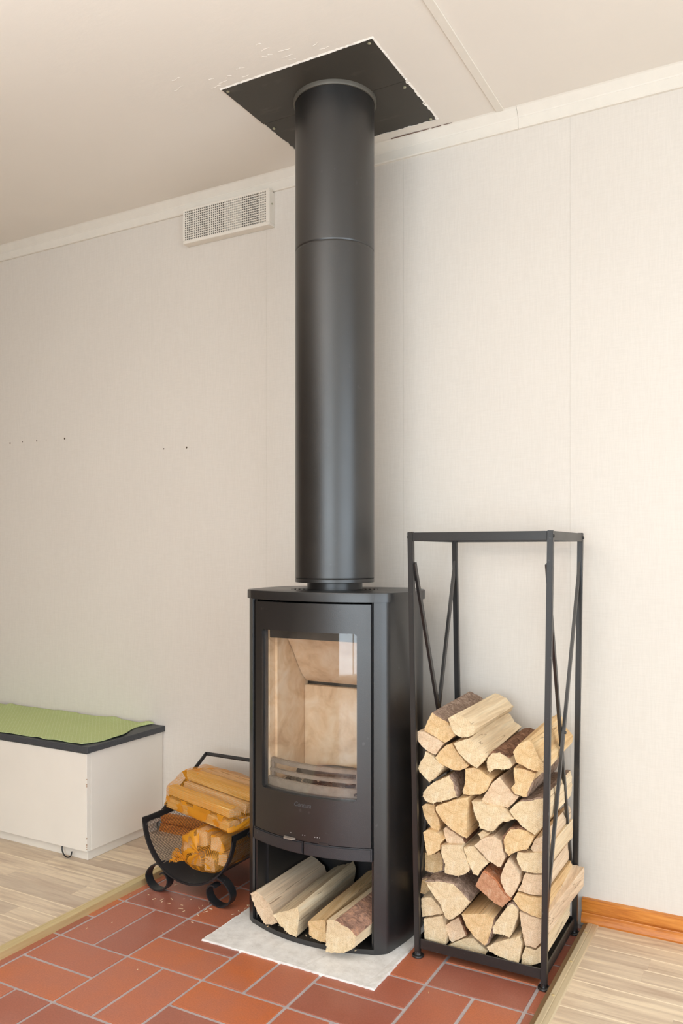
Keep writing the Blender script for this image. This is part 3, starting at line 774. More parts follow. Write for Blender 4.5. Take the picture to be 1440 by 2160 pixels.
lm_ = bpy.data.meshes.new_from_object(tmp_.evaluated_get(bpy.context.evaluated_depsgraph_get())); bpy.data.objects.remove(tmp_)
lm_.materials.clear(); lm_.materials.append(M['letter_lit'])
to = bpy.data.objects.new('lettering', lm_); C.objects.link(to); to.parent = door
to.location = Vector((SX-.002, fy(0)-.0004, .379)) - sv.location; to.rotation_euler = (math.radians(90), 0, 0)
plain('dot_white', lin(190, 190, 190), .6)
for x in (.842, .881, .888, .919, .926, .933):
    bm = bmesh.new(); d = x-SX; b2 = bmesh.ops.create_circle(bm, cap_ends=True, radius=.0013, segments=8, matrix=Matrix.Translation((x, fy(d)-.0005, .303)) @ Matrix.Rotation(math.radians(90), 4, 'X'))
    obj('scale_dot', bm, M['dot_white'], door)
# handle band below the door, in two leaves, with the air lever
obj('handle_band', curved(bmesh.new(), -.190, .001, .251, .2855, -.004, .02, 20, .003), M['cast_black'], sv, smooth=35)
obj('handle_band', curved(bmesh.new(), .0035, .190, .251, .2855, -.004, .02, 20, .003), M['cast_black'], sv, smooth=35)
bm = bmesh.new(); prism(bm, [(.824, -.506), (.850, -.507), (.858, -.496), (.818, -.494)], .2862, .2905); obj('air_lever', bm, M['ashy_metal'], sv)
bm = bmesh.new(); curved(bm, .05, .078, .2858, .2905, -.002, .01, 6); obj('door_catch', bm, M['stove_black'], sv)
# firebox
fb = obj('firebox', bmesh.new(), M['stove_black'], sv)
bm = bmesh.new()
for q in ((-.182, -.172, -.43, -.205, .262, .93), (.172, .182, -.43, -.205, .262, .93), (-.172, .172, -.215, -.205, .262, .94), (-.172, .172, -.45, -.215, .262, .40), (-.172, .172, -.436, -.215, .862, .872)):
    bx(bm, SX+q[0], SX+q[1], *q[2:])
fb.data.clear_geometry(); bmesh.ops.translate(bm, verts=bm.verts, vec=-sv.location); bm.to_mesh(fb.data); bm.free()
def lining_side(sg):
    bm = bmesh.new(); x0, x1 = sorted((SX+sg*.140, SX+sg*.160))
    bx(bm, x0, x1, -.412, -.24, .40, .862, .001, 1); x0, x1 = sorted((SX+sg*.148, SX+sg*.166)); bx(bm, x0, x1, -.441, -.4125, .40, .862, .001, 1); return bm
obj('firebrick', lining_side(-1), M['firebrick'], fb); obj('firebrick', lining_side(1), M['firebrick'], fb)
obj('firebrick', box(SX-.139, SX+.139, -.262, -.236, .40, .668, .002, 1), M['firebrick'], fb)
bm = bmesh.new(); Q = catmull([(0, -.250, .679), (0, -.276, .70), (0, -.306, .74), (0, -.338, .79), (0, -.38, .842)], 6); rows = []
for p in Q: rows.append([bm.verts.new((SX+sx, p.y+o, p.z+o*.35)) for sx, o in ((-.1372, 0), (.1372, 0), (.1372, .018), (-.1372, .018))])
for a, b in zip(rows, rows[1:]):
    for k in range(4): bm.faces.new((a[k], a[(k+1) % 4], b[(k+1) % 4], b[k]))
bm.faces.new(rows[0][::-1]); bm.faces.new(rows[-1]); obj('firebrick', bm, M['firebrick'], fb, smooth=40)
obj('top_baffle', box(SX-.146, SX+.146, -.4405, -.385, .829, .861), M['stove_black'], fb)
def ash_bed():
    bm = bmesh.new(); r = random.Random(3); n, m = 34, 22; rows = []
    for j in range(m+1):
        row = []
        for i in range(n+1):
            x = -.158+.316*i/n; y = -.450+.21*j/m
            if y < -.412 and abs(x) > .146: x = .146*(1 if x > 0 else -1)
            elif abs(x) > .139 and y >= -.412: x = .139*(1 if x > 0 else -1)
            dz = max(0, .018-.0012*((i-n/2)**2/9+(j-m*.55)**2/5))
            row.append(bm.verts.new((SX+x, y, .414-dz+r.uniform(-.0015, .002))))
        rows.append(row)
    for j in range(m):
        for i in range(n): bm.faces.new((rows[j][i], rows[j][i+1], rows[j+1][i+1], rows[j+1][i]))
    return bm
o = obj('ash', ash_bed(), M['ash'], fb, smooth=80); o['kind'] = 'stuff'
bm = bmesh.new(); r_ = random.Random(11)
for k in range(46):
    s = r_.uniform(.004, .011); mm = Matrix.Translation((SX+r_.uniform(-.12, .135), r_.uniform(-.445, -.36), .416+s*.4)) @ Matrix.Rotation(r_.uniform(0, 3), 4, 'Z') @ Matrix.Rotation(r_.uniform(-.5, .5), 4, 'X')
    g = bmesh.ops.create_icosphere(bm, subdivisions=1, radius=s, matrix=mm @ Matrix.Diagonal((1.5, .8, .55, 1)))
    for v in g['verts']: v.co += Vector((r_.uniform(-1, 1), r_.uniform(-1, 1), r_.uniform(-1, 1)))*s*.3
o = obj('charcoal_bits', bm, M['charcoal'], fb); o['kind'] = 'stuff'
bm = bmesh.new(); lathe(bm, [(.076, .418), (.084, .430), (.088, .4385), (.098, .4385), (.101, .432), (.101, .410)], SX+.012, -.368, 48, False)
for v in bm.verts: v.co.x = SX+.012+(v.co.x-SX-.012)*1.22
bmesh.ops.delete(bm, geom=[v for v in bm.verts if v.co.y < -.362], context='VERTS')
obj('fire_bowl', bm, M['cast_black'], fb, smooth=40)
obj('ash_lip', curved(bmesh.new(), -.152, .152, .402, .433, .030, .040, 30, .002), M['ashy_metal'], fb, smooth=40)
obj('log_guard', curved(bmesh.new(), -.1515, .1515, .446, .4555, .034, .047, 30, .002), M['ashy_metal'], fb, smooth=40)
obj('log_guard', curved(bmesh.new(), -.1515, .1515, .470, .4825, .040, .054, 30, .002), M['ashy_metal'], fb, smooth=40)
for d in (-.138, .138): obj('guard_post', curved(bmesh.new(), d-.005, d+.005, .433, .476, .038, .046, 3), M['ashy_metal'], fb)

# ------------------------------------------------------------------ logs
SIDE_M = ['split_cream', 'split_orange', 'split_pink', 'split_red', 'split_yellow']; END_M = ['end_cream', 'end_orange', 'end_pink', 'end_red', 'end_cream']
def log_mesh(pts, length, sh, seed, fuzz, bark, K=8, frame=None, step=.0065, amp=.0013):
    """pts: outline (x, z) in metres about the log's own centre; returns main bmesh and bark bmesh"""
    r = random.Random(seed)
    a2 = sum(p[0]*q[1]-q[0]*p[1] for p, q in zip(pts, pts[1:]+pts[:1]))
    n = len(pts); P = []; src = []
    for i in range(n):
        p, q = Vector((pts[i][0], 0, pts[i][1])), Vector((pts[(i+1) % n][0], 0, pts[(i+1) % n][1]))
        m = max(1, int((q-p).length/step))
        for k in range(m): P.append(p.lerp(q, k/m)); src.append(i)
    N = len(P); sgn = 1 if a2 > 0 else -1
    nr = []
    for i in range(N):
        d = (P[(i+1) % N]-P[i-1]).normalized(); nr.append(Vector((d.z, 0, -d.x))*sgn)
    ph = [(r.uniform(0, 6.28), r.uniform(.6, 1.6), r.uniform(.2, 1.0)) for _ in range(n)]
    jit = [r.uniform(-1, .6)*.0007*(1.8 if fuzz > 10 else 1) for _ in range(N)]
    bm = bmesh.new(); rows = []; pos = []
    for s in range(K+1):
        t = s/K; row = []; pr = []
        for i in range(N):
            f, w, a = ph[src[i]]
            off = -.0006 + amp*a*math.sin(f+w*6.28*t) - amp*a*math.sin(f)*(1-t) + jit[i]*(1 if s in (0, K) else .4) + r.uniform(-.0003, .0003)
            v = P[i] + nr[i]*off
            v = Vector((v.x + sh[0]*t, length*t, v.z + sh[1]*t))
            if s == 0: v.y += r.uniform(-.0016, .0012)*(1.7 if fuzz > 10 else 1)
            if s == K: v.y += r.uniform(-.003, .003)
            pr.append(v); row.append(bm.verts.new(v))
        rows.append(row); pos.append(pr)
    def F(vs, mi):
        f = bm.faces.new(vs); f.material_index = mi; return f
    for a, b in zip(rows, rows[1:]):
        for i in range(N): F((a[i], a[(i+1) % N], b[(i+1) % N], b[i]), 0)
    for row, y, dr in ((rows[0], 0, 1), (rows[-1], length, -1)):
        c = sum((v.co for v in row), Vector())/N
        cp = Vector((c.x, y, c.z)); mid = []
        for v in row: w_ = cp.lerp(v.co, .82); w_.y = y+r.uniform(-.0002, .0002); mid.append(bm.verts.new(w_))
        cv = bm.verts.new(cp)
        for i in range(N):
            F((row[i], mid[i], mid[(i+1) % N], row[(i+1) % N]), 1); F((mid[i], cv, mid[(i+1) % N]), 1)
    c = sum(pos[0], Vector())/N
    for k in range(int(fuzz*1.6)):                                   # torn fibres standing off the sawn edge
        i = r.randrange(N); p = pos[0][i]; out = (p-c).normalized()
        if r.random() < .6 and out.z > .2: continue
        d = (out*r.uniform(.3, 1)+Vector((r.uniform(-.6, .6), r.uniform(-.6, .1), r.uniform(-.7, .3)))).normalized(); L_ = r.uniform(.002, .0065)
        s1 = d.cross(Vector((0, 1, .3))).normalized()*.00045; s2 = d.cross(s1).normalized()*.00045
        b0 = [bm.verts.new(p-d*.001+q) for q in (s1, -s1*.5+s2, -s1*.5-s2)]; tip = bm.verts.new(p+d*L_)
        for j in range(3): F((b0[j], b0[(j+1) % 3], tip), 1)
    bb = None
    for (e0, e1) in bark:
        bb = bb or bmesh.new(); es = []
        k = e0
        while k != e1: es.append(k); k = (k+1) % n
        idx = [i for i in range(N) if src[i] in es]
        # keep the run contiguous when it wraps round
        if e0 > e1 or e1 == 0:
            first = [i for i in idx if src[i] >= e0]; rest = [i for i in idx if src[i] < e0]; idx = first+rest
        idx.append((idx[-1]+1) % N); th = .0042
        outer, inner = [], []
        for s in range(K+1):
            ro, ri = [], []
            for j, i in enumerate(idx):
                e = .35 if j in (0, len(idx)-1) else 1
                v = pos[s][i] + Vector((0, (.002 if s == 0 else (-.002 if s == K else 0))+r.uniform(-.0015, .0015)*(s in (0, K)), 0))
                ro.append(bb.verts.new(v+nr[i]*(th*e+r.uniform(-.0008, .0010)))); ri.append(bb.verts.new(v-nr[i]*.0004))
            outer.append(ro); inner.append(ri)
        m = len(idx)
        for s in range(K):
            for j in range(m-1):
                bb.faces.new((outer[s][j], outer[s][j+1], outer[s+1][j+1], outer[s+1][j])); bb.faces.new((inner[s][j], inner[s+1][j], inner[s+1][j+1], inner[s][j+1]))
            for j in (0, m-1): bb.faces.new((outer[s][j], outer[s+1][j], inner[s+1][j], inner[s][j]))
        for s in (0, K):
            for j in range(m-1): bb.faces.new((outer[s][j], outer[s][j+1], inner[s][j+1], inner[s][j]))
    return bm, bb
def make_log(pts, yf, sh, ln, tone, bark, fuzz, label, group, seed, barkm='bark_grey', rot=None, origin=None):
    cx = sum(p[0] for p in pts)/len(pts); cz = sum(p[1] for p in pts)/len(pts)
    loc = [(x-cx, z-cz) for x, z in pts]
    bm, bb = log_mesh(loc, ln, sh, seed, fuzz, bark)
    far = max(loc, key=lambda p: p[0]**2+p[1]**2)
    def link(name, b, mats, ang):
        me = bpy.data.meshes.new(name); bmesh.ops.recalc_face_normals(b, faces=b.faces); b.to_mesh(me); b.free()
        for m in mats: me.materials.append(M[m])
        for p in me.polygons: p.use_smooth = True
        me.set_sharp_from_angle(angle=math.radians(ang)); o = bpy.data.objects.new(name, me); C.objects.link(o); return o
    o = link('firewood_log', bm, (SIDE_M[tone], END_M[tone]), 38)
    o.location = origin or (cx, yf, cz)
    if rot: o.rotation_euler = rot
    o['pith'] = [far[0]*1.15, 0.0, far[1]*1.15]
    settag(o, label, 'log', group)
    if bb:
        k = link('bark', bb, (barkm,), 50); k.parent = o
    return o
RACK=[
([(1212,648),(1199,623),(1191,604),(1191,597),(1207,592),(1229,582),(1250,572),(1258,577),(1279,595),(1271,609),(1257,628),(1249,632),(1229,639),(1215,650)],-0.385,(0, 0.012),0.29,1,[(10, 13)],5,'log with grey bark along its top at the upper left of the rack pile'),
([(1170,592),(1169,581),(1179,564),(1195,550),(1212,542),(1225,539),(1240,561),(1249,571),(1232,581),(1209,590),(1194,597),(1175,597)],-0.39,(0, 0),0.29,2,[],4,'pinkish smooth split log directly below the bark-topped log'),
([(1263,642),(1270,619),(1282,602),(1297,595),(1317,597),(1333,605),(1342,622),(1320,644),(1287,656)],-0.4,(0.004, 0.006),0.31,0,[],14,'pale split log lying highest of the pile, long flat top face'),
([(1279,578),(1300,588),(1323,596),(1336,584),(1348,568),(1369,554),(1357,536),(1343,521),(1329,527),(1310,539),(1292,555)],-0.4,(0.004, 0.02),0.3,0,[],4,'pale split log with smooth face just under the highest log'),
([(1222,531),(1238,553),(1253,567),(1269,575),(1280,559),(1297,541),(1316,521),(1309,513),(1290,505),(1271,504),(1250,511),(1232,520)],-0.385,(0, 0),0.29,1,[],2,'half-moon shaped log end below the pale top logs'),
([(1197,545),(1214,537),(1222,528),(1248,511),(1245,506),(1225,478),(1207,463),(1192,477),(1179,487),(1175,498),(1184,519)],-0.39,(0, 0),0.29,0,[],26,'rough sawn diamond-shaped log end at the left post, under the pinkish log'),
([(1362,537),(1367,551),(1379,561),(1397,566),(1410,561),(1422,553),(1432,537),(1426,528),(1410,523),(1387,522),(1372,510),(1364,523)],-0.385,(0, 0.004),0.29,0,[(1, 5)],12,'rounded branch log with brown bark in the middle of the top layer'),
([(1433,571),(1447,593),(1472,607),(1483,602),(1490,586),(1499,566),(1515,551),(1513,529),(1506,530),(1486,531),(1461,539),(1442,547)],-0.39,(0.0, 0.012),0.3,1,[],4,'large fan-shaped log end behind the front right post, top of the pile'),
([(1434,531),(1462,532),(1490,524),(1484,505),(1476,488),(1467,462),(1458,461),(1437,465),(1427,479),(1437,493),(1434,513)],-0.385,(0.0, 0),0.28,1,[(3, 5)],4,'notched yellow log end below the fan-shaped log'),
([(1345,433),(1358,454),(1373,481),(1394,501),(1405,488),(1421,474),(1431,461),(1446,458),(1432,439),(1417,424),(1398,426),(1374,428),(1352,430)],-0.375,(0, 0),0.28,2,[],3,'smooth pinkish log tilted in the middle, with two dark knots'),
([(1191,436),(1203,454),(1225,470),(1261,489),(1273,474),(1282,449),(1285,436),(1249,421),(1214,409),(1199,411),(1188,424)],-0.39,(0, 0),0.29,0,[(3, 6)],18,'cream quarter-round log end with grey bark on its right, at the left post'),
([(1306,512),(1330,519),(1345,515),(1361,505),(1380,495),(1374,486),(1360,459),(1347,451),(1318,445),(1300,445),(1298,454),(1306,478)],-0.385,(0, 0),0.29,1,[],3,'orange-tinted log end with curved growth rings in the pile centre'),
([(1180,394),(1190,402),(1217,403),(1217,388),(1229,366),(1232,358),(1230,335),(1211,336),(1197,350),(1185,368)],-0.375,(0, 0),0.28,1,[],10,'narrow brownish log end at the left post below the cream quarter'),
([(1227,405),(1250,417),(1288,434),(1317,442),(1318,432),(1315,396),(1314,335),(1299,340),(1272,351),(1250,366),(1236,383),(1228,395)],-0.395,(0, 0),0.3,1,[],4,'largest wedge-shaped log end left of centre with a short crack'),
([(1325,433),(1350,436),(1357,431),(1401,428),(1422,415),(1439,403),(1423,395),(1409,392),(1394,377),(1382,363),(1367,361),(1348,366),(1337,392),(1328,413)],-0.39,(0, 0),0.29,0,[],26,'rough speckled log end in the centre, right of the largest wedge'),
([(1422,420),(1431,434),(1448,448),(1479,455),(1509,466),(1513,447),(1511,397),(1488,370),(1476,374),(1450,392),(1437,404)],-0.385,(0.0, 0.0),0.29,0,[(2, 4)],12,'pale fibrous log end against the front right post at mid height'),
([(1190,330),(1203,339),(1217,339),(1237,332),(1249,319),(1239,306),(1238,292),(1222,277),(1201,269),(1195,297),(1192,311)],-0.39,(0, 0),0.29,1,[],3,'yellow log end beside the left post above the gap with the rear bar'),
([(1241,341),(1248,348),(1267,340),(1296,326),(1302,314),(1280,308),(1251,307),(1245,323)],-0.375,(0, 0),0.28,2,[(3, 4)],6,'small greyish four-sided log end under the largest wedge'),
([(1241,305),(1267,310),(1299,314),(1305,291),(1319,260),(1317,249),(1304,237),(1281,230),(1250,232),(1252,255),(1241,282)],-0.39,(0, 0),0.29,0,[],8,'barrel-shaped log end above the grey-topped wedge at lower left'),
([(1301,308),(1328,316),(1341,304),(1374,282),(1353,262),(1341,242),(1327,242),(1320,258),(1307,286)],-0.385,(0, 0),0.28,0,[],14,'speckled yellow log end squeezed between the barrel-shaped log and the pinkish one'),
([(1331,318),(1346,335),(1360,345),(1383,353),(1404,343),(1408,324),(1414,302),(1403,277),(1394,276),(1366,289),(1345,308)],-0.39,(0, 0),0.29,2,[],5,'pinkish-orange log end pointing down in the middle of the pile'),
([(1410,332),(1410,348),(1418,365),(1428,377),(1447,382),(1466,379),(1477,372),(1487,368),(1481,353),(1473,337),(1470,333),(1452,327),(1433,316),(1424,307),(1414,317)],-0.39,(0, 0),0.28,1,[(0, 5)],12,'rounded log end with fine rings and torn fibres near the right post'),
([(1474,332),(1486,359),(1502,366),(1509,349),(1508,329),(1481,325)],-0.375,(0.0, 0),0.29,2,[],2,'small beige log end between the rounded one and the right post'),
([(1443,321),(1469,324),(1511,331),(1511,280),(1486,274),(1454,275),(1446,293),(1442,305)],-0.385,(0.004, 0),0.29,0,[],14,'pale boxy log end at the right post, right of the leaf-shaped one'),
([(1462,270),(1485,270),(1510,275),(1508,247),(1507,221),(1472,218),(1442,222),(1453,241),(1457,259)],-0.38,(0.0, 0),0.28,2,[],3,'greyish log end with dark marks at the right post, below the boxy one'),
([(1420,300),(1426,299),(1439,285),(1451,267),(1451,247),(1436,214),(1428,203),(1414,216),(1403,238),(1401,252),(1408,274)],-0.39,(0, 0),0.29,2,[],3,'leaf-shaped grey log end at lower right of the pile'),
([(1353,255),(1371,247),(1389,236),(1402,217),(1426,196),(1405,173),(1383,180),(1356,197),(1333,214),(1342,234)],-0.385,(0, 0),0.28,3,[(0, 4)],3,'reddish-brown log end lying diagonally in the lower middle'),
([(1199,203),(1225,209),(1253,214),(1277,212),(1297,200),(1324,176),(1300,141),(1280,122),(1267,117),(1256,120),(1245,148),(1224,173),(1212,187)],-0.4,(0, 0.0),0.3,0,[(0, 5)],18,'big cream wedge with grey bark on top at the lower left'),
([(1181,150),(1197,156),(1212,160),(1228,147),(1244,129),(1245,122),(1222,114),(1184,100)],-0.385,(0, 0),0.28,0,[],12,'small squarish log end against the left post, second from the bottom'),
([(1190,99),(1218,108),(1244,118),(1247,97),(1254,66),(1252,41),(1222,43),(1191,43),(1190,72)],-0.385,(0, 0),0.29,0,[],10,'squarish rough log end in the bottom left corner of the rack'),
([(1246,87),(1264,104),(1284,118),(1295,96),(1305,73),(1283,58),(1266,47),(1258,54)],-0.375,(0, 0),0.28,2,[(2, 4)],3,'small pinkish log end with dark bark on its right, bottom row'),
([(1297,135),(1332,144),(1364,151),(1385,143),(1378,112),(1368,77),(1360,67),(1332,83),(1310,107)],-0.39,(0, 0),0.3,1,[(3, 6)],10,'large orange wedge-shaped log end in the bottom row'),
([(1251,34),(1274,51),(1306,69),(1324,73),(1338,63),(1363,48),(1356,35),(1327,34),(1298,34)],-0.375,(0, 0),0.28,0,[],3,'low wide log end lying directly on the tray of the rack'),
([(1381,121),(1400,153),(1418,180),(1432,190),(1446,178),(1446,160),(1432,114),(1425,103),(1410,107),(1383,104)],-0.39,(0, 0),0.28,0,[(2, 4)],8,'pale striped log end right of the large orange wedge'),
([(1364,65),(1388,82),(1433,105),(1451,114),(1457,95),(1454,72),(1448,44),(1438,43),(1408,47),(1373,56)],-0.39,(0, 0),0.29,0,[],6,'wide wedge-shaped log end with rings in the bottom row right of centre'),
([(1431,199),(1443,219),(1475,215),(1509,218),(1510,194),(1509,167),(1480,168),(1449,178)],-0.385,(0.004, 0.0),0.29,1,[],3,'quarter-round yellow log end at the right post below the leaf shape'),
([(1448,172),(1475,167),(1509,164),(1510,142),(1509,113),(1490,89),(1463,90),(1455,124)],-0.385,(0.034, 0.035),0.3,2,[],4,'streaky log at the right post whose rear end juts out past the rack'),
([(1462,85),(1488,83),(1507,104),(1507,80),(1506,56),(1479,42),(1451,37),(1453,59)],-0.38,(0.0, 0),0.29,0,[],4,'round-bottomed log end in the bottom right corner of the rack'),
([(1337,345),(1349,356),(1363,353),(1373,354),(1359,340),(1345,333)],-0.375,(0, 0),0.27,0,[],10,'thin torn sliver of wood wedged under the rough speckled log'),
([(1176,259),(1198,256),(1218,269),(1228,250),(1228,220),(1202,207),(1176,210)],-0.345,(0, 0),0.24,1,[(3, 6)],3,'brown log set back in the dark gap above the big grey-barked wedge'),
([(1146,163),(1167,175),(1192,172),(1202,145),(1176,127),(1147,129)],-0.31,(0, 0),0.2,1,[(0, 3)],3,'added bark-covered log filling the gap behind the small squarish log at the left post'),  # unseen log, put in to block the bright wall and keep the gap dark
]
STOVE_LOGS=[
([(692,97),(711,108),(733,98),(755,84),(773,55),(784,32),(763,22),(744,19),(721,39),(702,71)],-0.475,(0, 0),0.31,2,[],14,'flat-topped split log at the left inside the stove base'),
([(785,66),(808,79),(835,89),(865,106),(873,82),(868,51),(863,21),(836,25),(808,43)],-0.5,(0.0, 0.015),0.33,0,[],20,'pale rough-ended log second from the left in the stove base'),
([(899,72),(927,82),(955,90),(956,58),(955,27),(930,26),(903,35)],-0.5,(0.02, 0.03),0.32,1,[(6, 0)],8,'yellowish log third from the left in the stove base, curled bark beside it'),
([(971,100),(982,105),(997,107),(1017,100),(1035,96),(1060,79),(1053,47),(1038,35),(1019,26),(988,19),(969,16),(969,58)],-0.525,(0.03, 0.02),0.3,0,[(2, 5)],16,'rightmost log in the stove base with reddish torn bark on top'),
]
BROWN = ('branch', 'rounded log end', 'small greyish', 'small pinkish')
for k, (pts, yf, sh, ln, tone, bark, fuzz, label) in enumerate(RACK):
    bk = 'bark_red' if tone == 3 else ('bark_brown' if any(w in label for w in BROWN) else 'bark_grey')
    make_log([(x/1000, z/1000) for x, z in pts], yf, sh, ln, tone, bark, fuzz, label, 'firewood logs stacked in the rack', 100+k, bk)
for k, (pts, yf, sh, ln, tone, bark, fuzz, label) in enumerate(STOVE_LOGS):
    make_log([(x/1000, z/1000) for x, z in pts], yf, sh, ln, tone, bark, fuzz, label, 'firewood logs in the base of the stove', 300+k, 'bark_brown' if k == 2 else 'bark_hairy')

# ------------------------------------------------------------------ tall log rack
rk = thing('log_rack', (1.345, -.234, 0), 'tall narrow black metal log rack with crossed side braces', 'rack')
B0, B1 = (1.178, 1.514), (1.157, 1.5305); YR = (-.397, -.070); ZT = 1.128
def post_x(side, z): return B0[side]+(B1[side]-B0[side])*z/ZT
for sd in (0, 1):
    for y in YR:
        bm = bmesh.new(); bar(bm, (post_x(sd, .012), y, .012), (post_x(sd, ZT), y, ZT), .0145, .0145, (0, 1, 0))
        bmesh.ops.recalc_face_normals(bm, faces=bm.faces); bmesh.ops.bevel(bm, geom=bm.edges[:], offset=.0012, segments=2, affect='EDGES')
        p = obj('post', bm, M['rack_black'], rk)
        bm = bmesh.new(); lathe(bm, [(.0145, .0003), (.0155, .0012), (.0155, .0052), (.0145, .0062), (.0095, .0066), (.0085, .009), (.0085, .016)], post_x(sd, 0), y, 28); obj('foot', bm, M['rack_black'], p, smooth=45)
        bm = bmesh.new(); lathe(bm, [(.0042, 0), (.0042, .0015), (.0025, .003)], 0, 0, 10)
        bmesh.ops.rotate(bm, verts=bm.verts, cent=(0, 0, 0), matrix=Matrix.Rotation(math.radians(90*(1 if sd else -1)), 3, 'Y')); bmesh.ops.translate(bm, verts=bm.verts, vec=(post_x(sd, 1.114)+(.0073 if sd else -.0073), y, 1.114)); obj('bolt', bm, M['rack_black'], p, smooth=45)
zt0, zt1 = 1.1035, 1.1265
for y, s in ((YR[0], -1), (YR[1], 1)): obj('top_rail', box(B1[0]+.008, B1[1]-.008, y-.002+s*.0045, y+.002+s*.0045, zt0, zt1, .0006, 1), M['rack_black'], rk)
for sd in (0, 1):
    x = B1[sd]+(.004 if sd else -.004); obj('top_rail', box(x-.002, x+.002, YR[0]+.0075, YR[1]-.0075, zt0, zt1, .0006, 1), M['rack_black'], rk)
for y in YR: obj('tray_lip', box(B0[0]+.0075, B0[1]-.0075, y-.002, y+.002, .0225, .0485, .0006, 1), M['rack_black'], rk)
for sd in (0, 1): obj('tray_lip', box(B0[sd]-.002, B0[sd]+.002, YR[0]+.0075, YR[1]-.0075, .0225, .0485, .0006, 1), M['rack_black'], rk)
obj('tray', box(B0[0]+.003, B0[1]-.003, YR[0]+.003, YR[1]-.003, .0275, .0305), M['rack_black'], rk)
bm = bmesh.new(); tube(bm, [(post_x(0, .107)+.006, YR[1]+.002, .107), (post_x(1, .107)-.006, YR[1]+.002, .107)], .0062, 12); obj('crossbar', bm, M['rack_black'], rk, smooth=45)
for sd in (0, 1):
    sx = 1 if sd else -1
    for off, (ya, za), (yb, zb) in ((-.0085, (YR[0]+.002, 1.045), (YR[1]-.004, .155)), (-.0005, (YR[1]-.002, 1.045), (YR[0]+.004, .155))):
        bm = bmesh.new(); bar(bm, (post_x(sd, za)+sx*off, ya, za), (post_x(sd, zb)+sx*off, yb, zb), .0125, .0075, (0, 1, 0)); obj('brace', bm, M['rack_black'], rk)
    bm = bmesh.new(); lathe(bm, [(.004, 0), (.004, .0025), (.0028, .004)], 0, 0, 12); bmesh.ops.rotate(bm, verts=bm.verts, cent=(0, 0, 0), matrix=Matrix.Rotation(math.radians(90*sx), 3, 'Y')); bmesh.ops.translate(bm, verts=bm.verts, vec=(post_x(sd, .6)+sx*.0032, -.2335, .6)); obj('bolt', bm, M['rack_black'], rk, smooth=45)

# ------------------------------------------------------------------ log basket with scrolled feet
AX, AZ, AR, BY0, BY1 = .412, .224, .176, -.421, -.098
bk = thing('log_basket', (AX, -.26, 0), 'low black mesh log basket on scrolled feet beside the stove', 'basket')
arc = lambda R, a0, a1, n=40: [(AX+R*math.sin(math.radians(a0+(a1-a0)*i/n)), AZ-R*math.cos(math.radians(a0+(a1-a0)*i/n))) for i in range(n+1)]
for y in (BY0, BY1-.018): obj('hoop', strip(bmesh.new(), arc(AR, -91, 91), y, y+.018, .005), M['basket_black'], bk, smooth=50)
for s in (-1, 1):
    bm = bmesh.new(); bx(bm, AX+s*AR-.0025, AX+s*AR+.0025, BY0, BY1, AZ-.018, AZ+.002, .0008, 1); obj('side_rail', bm, M['basket_black'], bk)
obj('bottom_sheet', strip(bmesh.new(), arc(AR-.0035, -38, 38, 24), BY0+.004, BY1-.004, .0012), M['basket_black'], bk, smooth=60)
def hollow(grid, f, fill=None):
    """turns a grid of points into open mesh cells; f = strand width as a share of the cell"""
    V, Fc = [], []
    for j in range(len(grid)-1):
        for i in range(len(grid[0])-1):
            q = [grid[j][i], grid[j][i+1], grid[j+1][i+1], grid[j+1][i]]
            b = len(V)
            if fill and fill(i, j): V.extend(q); Fc.append((b, b+1, b+2, b+3)); continue
            c = (q[0]+q[1]+q[2]+q[3])/4; V.extend(q); V.extend([p.lerp(c, f) for p in q])
            for k in range(4): Fc.append((b+k, b+(k+1) % 4, b+4+(k+1) % 4, b+4+k))
    return V, Fc
def mesh_obj(name, V, Fc, mat, parent):
    base = Vector((0, 0, 0)); p = parent
    while p is not None: base += p.location; p = p.parent
    me = bpy.data.meshes.new(name); me.from_pydata([tuple(v-base) for v in V], [], Fc); me.materials.append(mat)
    o = bpy.data.objects.new(name, me); C.objects.link(o); o.parent = parent; o['kind'] = 'stuff'; return o
for a0, a1 in ((-88, -36), (36, 88)):
    pts = arc(AR-.003, a0, a1, 36); g = [[Vector((x, BY0+.008+(BY1-BY0-.016)*j/66, z)) for x, z in pts] for j in range(67)]
    V, Fc = hollow(g, .30); mesh_obj('side_mesh', V, Fc, M['basket_black'], bk)
for y in (BY0+.002, BY1-.034):
    for s in (-1, 1):
        pth = [(.303, .090), (.276, .081), (.256, .064), (.246, .042), (.254, .019), (.274, .0055), (.294, .0028), (.316, .010), (.331, .026), (.334, .044), (.326, .058), (.312, .062), (.303, .056)]
        pp = [(AX+s*(AX-x) if s > 0 else x, z) for x, z in pth]
        P = [(p.x, p.y) for p in catmull([(x, z, 0) for x, z in pp], 5)]
        obj('scroll_foot', strip(bmesh.new(), P, y, y+.030, .0042), M['basket_black'], bk, smooth=50)
bm = bmesh.new()
hw = AR+.004
for s in (-1, 1): bar(bm, (AX+s*hw, -.345, .206), (AX+s*hw, -.092, .359), .013, .0045, (0, 1, .0))
bar(bm, (AX-hw-.002, -.092, .3575), (AX+hw+.002, -.092, .3575), .013, .0045, (0, .86, .5)); obj('handle', bm, M['basket_black'], bk)

